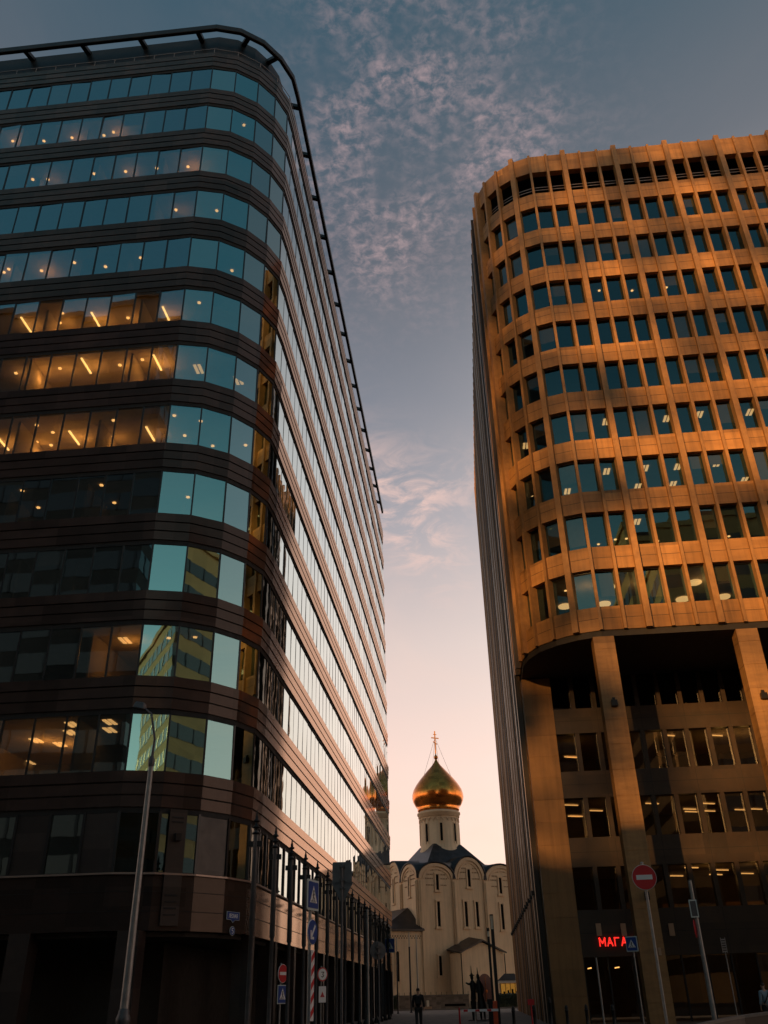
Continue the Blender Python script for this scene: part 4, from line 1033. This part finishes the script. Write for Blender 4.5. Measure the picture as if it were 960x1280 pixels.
# backs of a square and a give way sign
t, z = root_sign(427.5, 1091, 31, 'grey backs of a square sign and an inverted triangle on one pole', 4)
sign_pole(t, z + .25, .045, 'steel_dark')
plate_part(t, z, rrect(.66, .70, .05), MT['sign_grey'], None, 1, .07 + .012)
z2 = at(427, 1112, 31).z; plate_part(t, z2 - .05, [(-.36, .25), (-.33, .29), (.33, .29), (.36, .25), (.03, -.34), (-.03, -.34)], MT['sign_grey'], None, 1, .07 + .012)
for zz in (z + .2, z - .22, z2 + .05): clamp(t, zz)
# round sign back with info pillar behind
t, z = root_sign(473, 1188, 34, 'round grey back of a traffic sign on a thin pole', 20)
sign_pole(t, z + .24, .03, 'steel_dark'); plate_part(t, z, circ(.29, 28), MT['sign_grey'], None, 1, .06 + .012); clamp(t, z + .1); clamp(t, z - .1)
ip = thing('info_pillar', 'tall grey two panel information pillar at the end of the arcade', 'info pillar', (at(474, 1240, 80).x, 80, 0), R_(8))
MB().box(-.55, .05, -.25, .25, 0, 3.95).build('panel', MT['sign_grey'], ip, world=False); MB().box(.055, .55, -.22, .22, 0, 3.8).build('panel', MT['steel_dark'], ip, world=False); MB().box(-.6, .6, -.3, .3, 0, .12).build('base', MT['black'], ip, world=False)
gpz = at(459, 1136, 45)
gp2 = thing('flag_pole', 'plain thick grey pole on the left pavement without a sign', 'pole', (gpz.x, 45, 0))
MB().tube([(0, 0, 0), (0, 0, gpz.z)], [.075, .055], 12).build('pole', MT['steel'], gp2, world=False); MB().lathe([(.07, gpz.z - .02), (.08, gpz.z + .04), (0, gpz.z + .12)], n=12).build('cap', MT['black'], gp2, world=False); MB().lathe([(.2, 0), (.2, .05), (.08, .1)], n=12).build('base', MT['black'], gp2, world=False)
t, z = root_sign(487, 1182, 70, 'blue crossing sign on a dark pole before the church aisle', 12)
sign_pole(t, z + .5, .06, 'black'); plate_part(t, z, rrect(.66, .86, .03), MT['blue'], MT['sign_pale'], 1.1); crossing_symbol(t, z, .72)
# right side
t, z = root_sign(805, 1097, 28, 'large red no entry sign on a tall grey pole before the stone column', -4)
sign_pole(t, z + .4, .042, 'steel'); plate_part(t, z, circ(.335, 36), MT['red'], MT['sign_pale'], 1.05)
m = MB(); m.plate(rrect(.46, .13, .01), Vector((0, -.07, z)) + UN * .032, UX, UZ, UN, .004); m.build('symbol', MT['white'], t, world=False); clamp(t, z + .15); clamp(t, z - .15)
t, z = root_sign(790.5, 1180, 38, 'small blue crossing sign beside the red shop lettering', -28)
sign_pole(t, z - .1, .028, 'steel'); plate_part(t, z, rrect(.40, .46, .03), MT['blue'], MT['sign_pale'], 1.16); crossing_symbol(t, z, .42)
p = at(745, 1197, 38); t = thing('bare_pole', 'thin bare grey pole standing before the shop entrance', 'pole', (p.x, 38, 0))
MB().tube([(0, 0, 0), (0, 0, p.z)], .035, 10).build('pole', MT['steel'], t, world=False); MB().box(-.05, .05, -.05, .05, p.z, p.z + .03).build('cap', MT['black'], t, world=False); MB().lathe([(.1, 0), (.1, .03), (.04, .05)], n=10).build('base', MT['black'], t, world=False)
p = at(862, 1101, 38); t = thing('utility_pole', 'thick pale pole with a small framed plate and red disc on it', 'pole', (p.x, 38, 0))
MB().tube([(0, 0, 0), (0, 0, p.z)], [.095, .07], 14).build('pole', MT['steel'], t, world=False); MB().lathe([(.07, p.z), (.075, p.z + .03), (0, p.z + .05)], n=12).build('cap', MT['steel_dark'], t, world=False)
MB().lathe([(.2, 0), (.2, .06), (.1, .12)], n=12).build('base', MT['black'], t, world=False)
q = at(865, 1136, 38).z
MB().plate(rrect(.30, .64, .02), (-.06, -.1, q), UX, UZ, UN, .02).build('notice_board', MT['sign_pale'], t, world=False)
m = MB(); m.plate(rrect(.22, .54, .02), (-.06, -.12, q), UX, UZ, UN, .006); m.build('notice_face', MT['steel_dark'], t, world=False)
q = at(867, 1161, 38).z; yw = R_(70); ux = Vector((math.cos(yw), math.sin(yw), 0)); un = Vector((math.sin(yw), -math.cos(yw), 0))
MB().plate(circ(.32), Vector((-.11, -.02, q)), ux, UZ, -un, .02).build('round_plate', MT['red'], t, world=False)
MB().plate(rrect(.4, .12, .01), Vector((-.11, -.02, q)) - un * .02, ux, UZ, -un, .004).build('symbol', MT['white'], t, world=False)
p = at(903, 1172, 42); t = thing('sign_post', 'thin pale post with a narrow slatted plate at its top', 'pole', (p.x, 42, 0))
MB().tube([(0, 0, 0), (0, 0, p.z - .5)], .022, 8).build('pole', MT['steel'], t, world=False)
m = MB()
for k in range(6): m.box(-.09, .09, -.012, .012, p.z - .55 + .09 * k, p.z - .5 + .09 * k)
for k in (-.1, .08): m.box(k, k + .02, -.015, .015, p.z - .58, p.z)
m.build('slatted_plate', MT['steel'], t, world=False); MB().lathe([(.08, 0), (.08, .03), (.03, .05)], n=8).build('base', MT['black'], t, world=False)

# twin dark lamp column on the square
p = at(614, 1143, 50); p2 = at(609.3, 1160, 49.6)
t = thing('lamp_column', 'tall black square lamp column in front of the church porch', 'street lamp', (p.x, 50, 0))
MB().box(-.085, .085, -.085, .085, 0, p.z - .7).build('pole', MT['black'], t, world=False)
MB().box(-.09, -.06, -.09, .09, p.z - .7, p.z).box(.06, .09, -.09, .09, p.z - .7, p.z).box(-.09, .09, -.09, .09, p.z - .06, p.z).build('lantern_frame', MT['black'], t, world=False)
MB().box(-.05, .05, -.05, .05, p.z - .7, p.z - .06).build('lantern_glass', MT['white_pole'], t, world=False); MB().box(-.16, .16, -.16, .16, 0, .06).build('base', MT['black'], t, world=False)
t = thing('lamp_column', 'shorter slim black lamp column with a pale tip beside the taller one', 'street lamp', (p2.x + .02, 49.6, 0))
MB().box(-.06, .06, -.06, .06, 0, p2.z - .4).build('pole', MT['black'], t, world=False); MB().box(-.05, .05, -.05, .05, p2.z - .4, p2.z - .15).build('lantern_glass', MT['white_pole'], t, world=False); MB().box(-.07, .07, -.07, .07, p2.z - .15, p2.z).build('cap', MT['black'], t, world=False); MB().box(-.13, .13, -.13, .13, 0, .06).build('base', MT['black'], t, world=False)

# barrier
p = at(600, 1263, 47); t = thing('boom_barrier', 'red and white boom barrier with an orange red cabinet', 'barrier', (at(616, 1263, 47).x, 47, 0), R_(2))
MB().box(-.20, .0, -.18, .18, 0, 1.0).box(-.24, .02, -.2, .2, 1.0, 1.2).build('housing', MT['black'], t, world=False)
MB().box(.003, .22, -.18, .18, 0, 1.12).build('cabinet', MT['orange'], t, world=False)
bm = MB().box(-1.42, .25, -.27, -.21, .70, .80).build('boom', MT['white'], t, world=False)
m = MB()
for k in range(3): m.box(-1.38 + .55 * k, -1.18 + .55 * k, -.275, -.205, .705, .795)
m.build('red_band', MT['red'], bm, world=False)
MB().tube([(-.85, -.24, 0), (-.85, -.24, .7)], .03, 8).build('support_post', MT['steel'], t, world=False)
p = at(574, 1261, 48); t = thing('barrier_post', 'thin dark red post at the free end of the barrier', 'post', (p.x, 48, 0))
MB().tube([(0, 0, 0), (0, 0, p.z)], .045, 10).lathe([(.05, p.z), (.04, p.z + .04), (0, p.z + .05)], n=10).build('post', MT['red'], t, world=False); MB().lathe([(.1, 0), (.1, .03), (.05, .05)], n=10).build('base', MT['black'], t, world=False)
p = at(663, 1249, 40); t = thing('marker_post', 'slim red marker post with a small head beside the ribbed facade', 'post', (p.x, 40, 0))
MB().tube([(0, 0, 0), (0, 0, p.z - .15)], .03, 8).build('post', MT['red'], t, world=False); MB().box(-.12, .14, -.03, .03, p.z - .2, p.z).build('head', MT['red'], t, world=False)

# bollards
for i, (u, v) in enumerate([(641, 1257), (667, 1256), (686, 1246), (707.5, 1256), (732, 1255), (765, 1255)]):
    p = at(u, v, 44 - .6 * i); nm = ['first', 'second', 'third, taller', 'fourth', 'fifth', 'sixth'][i]
    t = thing('bollard', f'black bollard with a pointed cap, {nm} from the barrier along the right pavement', 'bollard', (p.x, 44 - .6 * i, 0), 0, 'black bollards before the stone block')
    h = p.z
    MB().lathe([(.11, 0), (.11, .08), (.07, .12), (.065, h - .25), (.085, h - .23), (.085, h - .19), (.065, h - .17)], n=14).build('shaft', MT['black'], t, world=False)
    MB().lathe([(.065, h - .17), (.075, h - .1), (.05, h - .04), (0, h)], n=14).build('cap', MT['black'], t, world=False)

# curved low parapet, right foreground
pp = [(at(u, v, Y).x, Y, at(u, v, Y).z) for u, v, Y in ((868, 1282, 27.5), (885, 1277.5, 28.3), (906, 1273, 29), (930, 1269, 29.6), (960, 1265, 30), (990, 1262, 30.2), (1060, 1256, 30.4))]
pw_ = thing('parapet', 'low curved dark granite parapet in the right foreground', 'wall', (pp[2][0], 29, 0))
m = MB(); vs = []
for (x, y, z) in pp: vs += [(x, y, 0), (x, y + .35, 0), (x, y + .35, z - .07), (x, y, z - .07)]
fs = [(i * 4 + j, i * 4 + (j + 1) % 4, (i + 1) * 4 + (j + 1) % 4, (i + 1) * 4 + j) for i in range(len(pp) - 1) for j in range(4)] + [(0, 3, 2, 1), tuple(4 * (len(pp) - 1) + j for j in range(4))]
m.add(vs, fs); m.build('wall', MT['granite_dull'], pw_)
m = MB(); vs = []
for (x, y, z) in pp: vs += [(x, y - .04, z - .07), (x, y + .4, z - .07), (x, y + .4, z), (x, y - .04, z)]
m.add(vs, fs); m.build('coping', MT['kerb'], pw_)

# statue group
def skin_mesh(name, joints, edges, m, parent, sub=2, root=0):
    me = bpy.data.meshes.new(name); me.from_pydata([j[:3] for j in joints], edges, []); me.update()
    o = bpy.data.objects.new(name, me); COL.objects.link(o); o.parent = parent
    sk = o.modifiers.new('skin', 'SKIN'); sk.use_smooth_shade = True
    if not me.skin_vertices: me.skin_vertices.new()
    for i, j in enumerate(joints):
        r = j[3]; me.skin_vertices[0].data[i].radius = (r, r) if isinstance(r, (int, float)) else r
        me.skin_vertices[0].data[i].use_root = (i == root)
    ss_ = o.modifiers.new('sub', 'SUBSURF'); ss_.levels = sub; ss_.render_levels = sub
    me.materials.append(m); return o
p = at(592, 1240, 62)
st = thing('statue', 'dark sculpture of two slim upright figures with pointed tops on the square', 'statue', (p.x, 62, 0), R_(6))
a = .0
m = MB()                                   # slim figure with an outstretched arm
m.tube([(-.05, 0, .95), (-.03, 0, 1.2), (-.02, 0, 1.55), (-.03, 0, 1.95), (-.04, 0, 2.12), (-.05, 0, 2.2), (-.05, 0, 2.3), (-.06, 0, 2.44), (-.06, 0, 2.55), (-.07, 0, 2.6), (-.07, 0, 3.0)], [.13, .17, .15, .20, .13, .06, .10, .11, .07, .035, .012], 10)
for sx, ly in ((-.09, -.08), (.06, .1)): m.tube([(-.04 + sx, 0, 1.05), (-.03 + sx, ly * .5, .55), (-.02 + sx, ly, .06), (-.02 + sx, ly - .12, .03)], [.10, .08, .06, .04], 8)
m.tube([(-.14, 0, 2.0), (-.30, -.05, 1.98), (-.46, -.08, 2.06)], [.08, .06, .04], 8); m.tube([(.10, 0, 2.0), (.22, -.05, 1.75), (.16, -.12, 1.5)], [.08, .06, .045], 8)
m.box(-.20, .10, -.12, .12, 2.44, 2.49)
m.build('figure', MT['bronze'], st, world=False)
m = MB()                                   # slim figure in a long cloak
m.tube([(.50, 0, .45), (.48, 0, .62), (.44, 0, .95), (.40, 0, 1.4), (.37, 0, 1.9), (.35, 0, 2.12), (.34, 0, 2.22), (.34, 0, 2.34), (.33, 0, 2.46), (.32, 0, 2.54), (.31, 0, 2.9)], [.27, .29, .24, .17, .20, .14, .07, .10, .09, .04, .012], 10)
for sx in (.38, .60): m.tube([(sx, 0, .6), (sx + .01, .03, .05), (sx + .01, -.1, .03)], [.075, .055, .04], 8)
m.tube([(.50, 0, 1.98), (.62, -.06, 1.7), (.56, -.14, 1.45)], [.08, .06, .045], 8); m.tube([(.24, 0, 1.98), (.18, -.06, 1.7), (.26, -.14, 1.5)], [.07, .055, .045], 8)
m.build('figure', MT['bronze'], st, world=False)
MB().box(-.45, .85, -.4, .4, 0, .06).build('plinth', MT['granite_dull'], st, world=False)

# people
def person(lab, loc, rz, h, jm, tm, stride=.12, strap=False, bag=False):
    t = thing('person', lab, 'person', loc, rz); k = h / 1.78
    J = [(0, 0, .93, .125), (0, .0, 1.12, .13), (0, .0, 1.36, .15), (0, .01, 1.47, .07), (0, -.0, 1.53, .055), (0, -.02, 1.63, .088), (0, -.02, 1.73, .07)]
    E = [(0, 1), (1, 2), (2, 3), (3, 4), (4, 5), (5, 6)]
    def limb(parent, pts):
        for q in pts: J.append(q); E.append((parent, len(J) - 1)); parent = len(J) - 1
        return parent
    hands = []; legs = []
    for s in (-1, 1):
        w = limb(2, [(s * .19, 0, 1.39, .06), (s * .25, .04 * s * (1 if stride else 0), 1.12, .045), (s * .27, -.06 + .03 * s, .88, .032), (s * .27, -.075 + .03 * s, .81, .03)])
        hands.append((s, w))
        limb(0, [(s * .10, 0, .86, .095), (s * .10, -.02 + s * stride * .5, .50, .062), (s * .10, .02 + s * stride, .10, .045), (s * .10, -.10 + s * stride, .04, .04)])
    for s, w in hands:
        b = J[w]
        for i in range(4): limb(w, [(b[0] - s * .012, b[1] - .03 + .02 * i, b[2] - .06, .0095), (b[0] - s * .03, b[1] - .032 + .02 * i, b[2] - .10 + .008 * abs(i - 1.5), .008)])
        limb(w, [(b[0] - s * .02, b[1] - .045, b[2] - .03, .011), (b[0] - s * .03, b[1] - .055, b[2] - .06, .009)])
    sc = lambda L_: [(x * k, y * k, z * k, r * k) for x, y, z, r in L_]
    skin_mesh('body', sc(J), E, MT['skin'], t)
    f = MB(); f.lathe([(0, -.02), (.012, -.015), (.008, .02), (0, .03)], (0, 0, 0), 6)
    JJ = [(0, 0, .84, .165), (0, 0, 1.12, .165), (0, 0, 1.38, .175), (0, .01, 1.49, .085)]; EE = [(0, 1), (1, 2), (2, 3)]
    for s in (-1, 1):
        b = len(JJ); JJ += [(s * .20, 0, 1.39, .085), (s * .26, .04 * s, 1.12, .068), (s * .275, -.05 + .03 * s, .90, .052)]; EE += [(2, b), (b, b + 1), (b + 1, b + 2)]
    skin_mesh('jacket', sc(JJ), EE, jm, t)
    JJ = [(0, 0, .92, .14)]; EE = []
    for s in (-1, 1):
        b = len(JJ); JJ += [(s * .10, 0, .84, .112), (s * .10, -.02 + s * stride * .5, .50, .082), (s * .10, .02 + s * stride, .10, .066)]; EE += [(0, b), (b, b + 1), (b + 1, b + 2)]
    skin_mesh('trousers', sc(JJ), EE, tm, t)
    for s in (-1, 1):
        skin_mesh('shoe', sc([(s * .10, .05 + s * stride, .05, .052), (s * .10, -.06 + s * stride, .045, .05), (s * .10, -.17 + s * stride, .035, .038)]), [(0, 1), (1, 2)], MT['shoe'], t, 1)
    skin_mesh('hair', sc([(0, .015, 1.60, .082), (0, .0, 1.68, .095), (0, -.015, 1.74, .075)]), [(0, 1), (1, 2)], MT['hair'], t)
    fm = MB()
    for s in (-1, 1): fm.lathe([(0, 0), (.011, .004), (.011, .012), (0, .016)], (s * .032 * k, -.108 * k, 1.63 * k), 6)
    fm.build('eye', MT['hair'], t, world=False)
    MB().add([(0, -.135 * k, 1.595 * k), (-.016 * k, -.1 * k, 1.59 * k), (.016 * k, -.1 * k, 1.59 * k), (0, -.1 * k, 1.64 * k)], [(0, 1, 2), (0, 3, 1), (0, 2, 3), (1, 3, 2)]).build('nose', MT['skin'], t, world=False)
    MB().box(-.024 * k, .024 * k, -.112 * k, -.1 * k, 1.56 * k, 1.568 * k).build('mouth', MT['door'], t, world=False)
    for s in (-1, 1): MB().lathe([(0, -.03), (.014, -.015), (.016, .01), (0, .03)], (s * .088 * k, .0, 1.62 * k), 8).build('ear', MT['skin'], t, world=False)
    if bag:
        MB().box(-.15 * k, .15 * k, .14 * k, .27 * k, 1.02 * k, 1.42 * k).build('backpack', MT['jacket_dark'], t, world=False, bevel=.05)
    if strap:
        MB().tube([(-.17 * k, .10, 1.45 * k), (-.03 * k, .182 * k, 1.30 * k), (.12 * k, .175 * k, 1.1 * k), (.2 * k, .1, .98 * k)], .022, 6).build('strap', MT['jacket_dark'], t, world=False)
    return t
p = at(524, 1286, 48.8)
person('person in a dark jacket walking away towards the church', (p.x, 48.8, 0), R_(180), 1.78, MT['jacket_dark'], MT['trouser'], .13, bag=True)
p = at(953, 1232, 38)
person('person in a pale blue jacket with a dark strap, behind the parapet', (p.x, 38, 0), R_(205), 1.60, MT['jacket_blue'], MT['trouser'], .1, strap=True)

# ------------------------------------------------------------------ blocks across the road, mirrored in the glass
def block(name, lab, x0, x1, y0, y1, h, mw, pitch, wh, seed, lit=0.0):
    t = thing(name, lab, 'building', ((x0 + x1) / 2, (y0 + y1) / 2, 0))
    MB().box(x0, x1, y0, y1, 0, h).build('wall', mw, t)
    g = MB(); z = 3.0
    while z + wh < h - 1:
        g.box(x0 - .04, x1 + .04, y0 - .04, y1 + .04, z, z + wh); z += pitch
    w = g.build('window_band', MT['win_dark'], t)
    f = MB(); z = 3.0
    while z + wh < h - 1:
        x = x0 + 1.5
        while x < x1: f.box(x - .12, x + .12, y1 + .02, y1 + .1, z, z + wh); x += 3.0
        y = y0 + 1.5
        while y < y1:
            f.box(x0 - .1, x0 - .02, y - .12, y + .12, z, z + wh); f.box(x1 + .02, x1 + .1, y - .12, y + .12, z, z + wh); y += 3.0
        z += pitch
    f.build('window_frame', MT['alu'], w)
    MB().box(x0 - .3, x1 + .3, y0 - .3, y1 + .3, h, h + .7).build('cornice', mw, t)
    MB().box(x0 + 4, x0 + 12, y0 + 3, y1 - 4, h + .7, h + 3.6).build('roof_hut', MT['conc'], t)
    return t
block('office_tower', 'tall dark slab tower across the road, mirrored in the left facade', -112, -29, -18, -12, 72, MT['conc'], 3.5, 2.0, 1)
block('office_block', 'dark mid height block across the road, mirrored in the recessed windows', 7, 62, -82, -54, 52, MT['conc'], 3.5, 1.9, 4)
block('office_block', 'low dark block across the road behind the viewpoint', -60, 6, -78, -50, 26, MT['conc'], 3.4, 1.8, 2)
block('office_block', 'ochre banded block across the road, mirrored in the curved corner panes', 25, 120, -52, -13, 54, MT['conc_pale'], 3.6, 1.75, 3)

# added sun blocker, unseen: its gaps dapple the low sun on the stone block
ex, ey = -SUN_AZ[1], SUN_AZ[0]                    # horizontal axis square to the sun
DT = 300.0; rise = (DT + 46) * math.tan(SUN_EL)
fo = Vector((SUN_AZ[0], SUN_AZ[1])) * DT; fe = Vector((ex, ey)); fd = Vector(SUN_AZ)
s_of = lambda x, y: x * ex + y * ey
c0 = Vector((fd.x * 44 * fd.y, fd.y * 44 * fd.y))  # foot of the stone block's front on the sun axis
UT = thing('sun_blocker', 'added sun blocker with gaps that dapple the stone block, far behind the viewpoint', 'building', (fo.x, fo.y, 0))
def FP(s_, z, dpt=0.0):
    p = fo + fe * s_ + fd * dpt; return Vector((p.x, p.y, z))
rr = random.Random(21)
import mathutils.noise as mn
def bright(s_, zf):
    x = (s_ + 44 * SUN_AZ[0] * -1) / ex if ex else 0
    x = (s_ - 44 * ey) / ex
    n_ = mn.noise(Vector((s_ * .16, zf * .30, 3.3))) + .5 * mn.noise(Vector((s_ * .34, zf * .6, 8.1)))
    b = .66 + 1.35 * n_
    if zf > 44: b = b * .32 + .13
    elif zf > 38: b = b * .8 + .05
    elif zf < 20: b = b * .7 + .22
    if x < 8.4: b *= .4
    return max(.16, min(1.0, b))
m = MB(); CS = 1.1; S0, S1 = -26.0, 28.0; ZT = 123.2; idx = {}
def vid(i, k):
    if (i, k) not in idx: idx[(i, k)] = len(m.v); m.v.append(FP(S0 + i * CS, k * CS))
    return idx[(i, k)]
for i in range(int((S1 - S0) / CS)):
    for k in range(int(ZT / CS)):
        s_ = S0 + (i + .5) * CS; zf = (k + .5) * CS - rise
        if rr.random() > bright(s_, zf):
            m.f.append([vid(i, k), vid(i + 1, k), vid(i + 1, k + 1), vid(i, k + 1)]); m.sm.append(False)
m.build('blocker_panels', MT['conc'], UT, kind='stuff')  # panels placed only to dim the sun on the stone block
m = MB(); z = 0.0
while z < ZT + 3: m.obox(FP(S0, z), (*(fe * (S1 - S0)), 0), (*(fd * 5.0), 0), (0, 0, .22)); z += 7.2
m.build('floor_slab', MT['conc'], UT)  # cross slabs of the added blocker
m = MB(); s_ = S0
while s_ <= S1: m.obox(FP(s_, 0, .1), (*(fe * .4), 0), (*(fd * .4), 0), (0, 0, ZT)); s_ += 6.75
m.build('blocker_post', MT['conc'], UT)
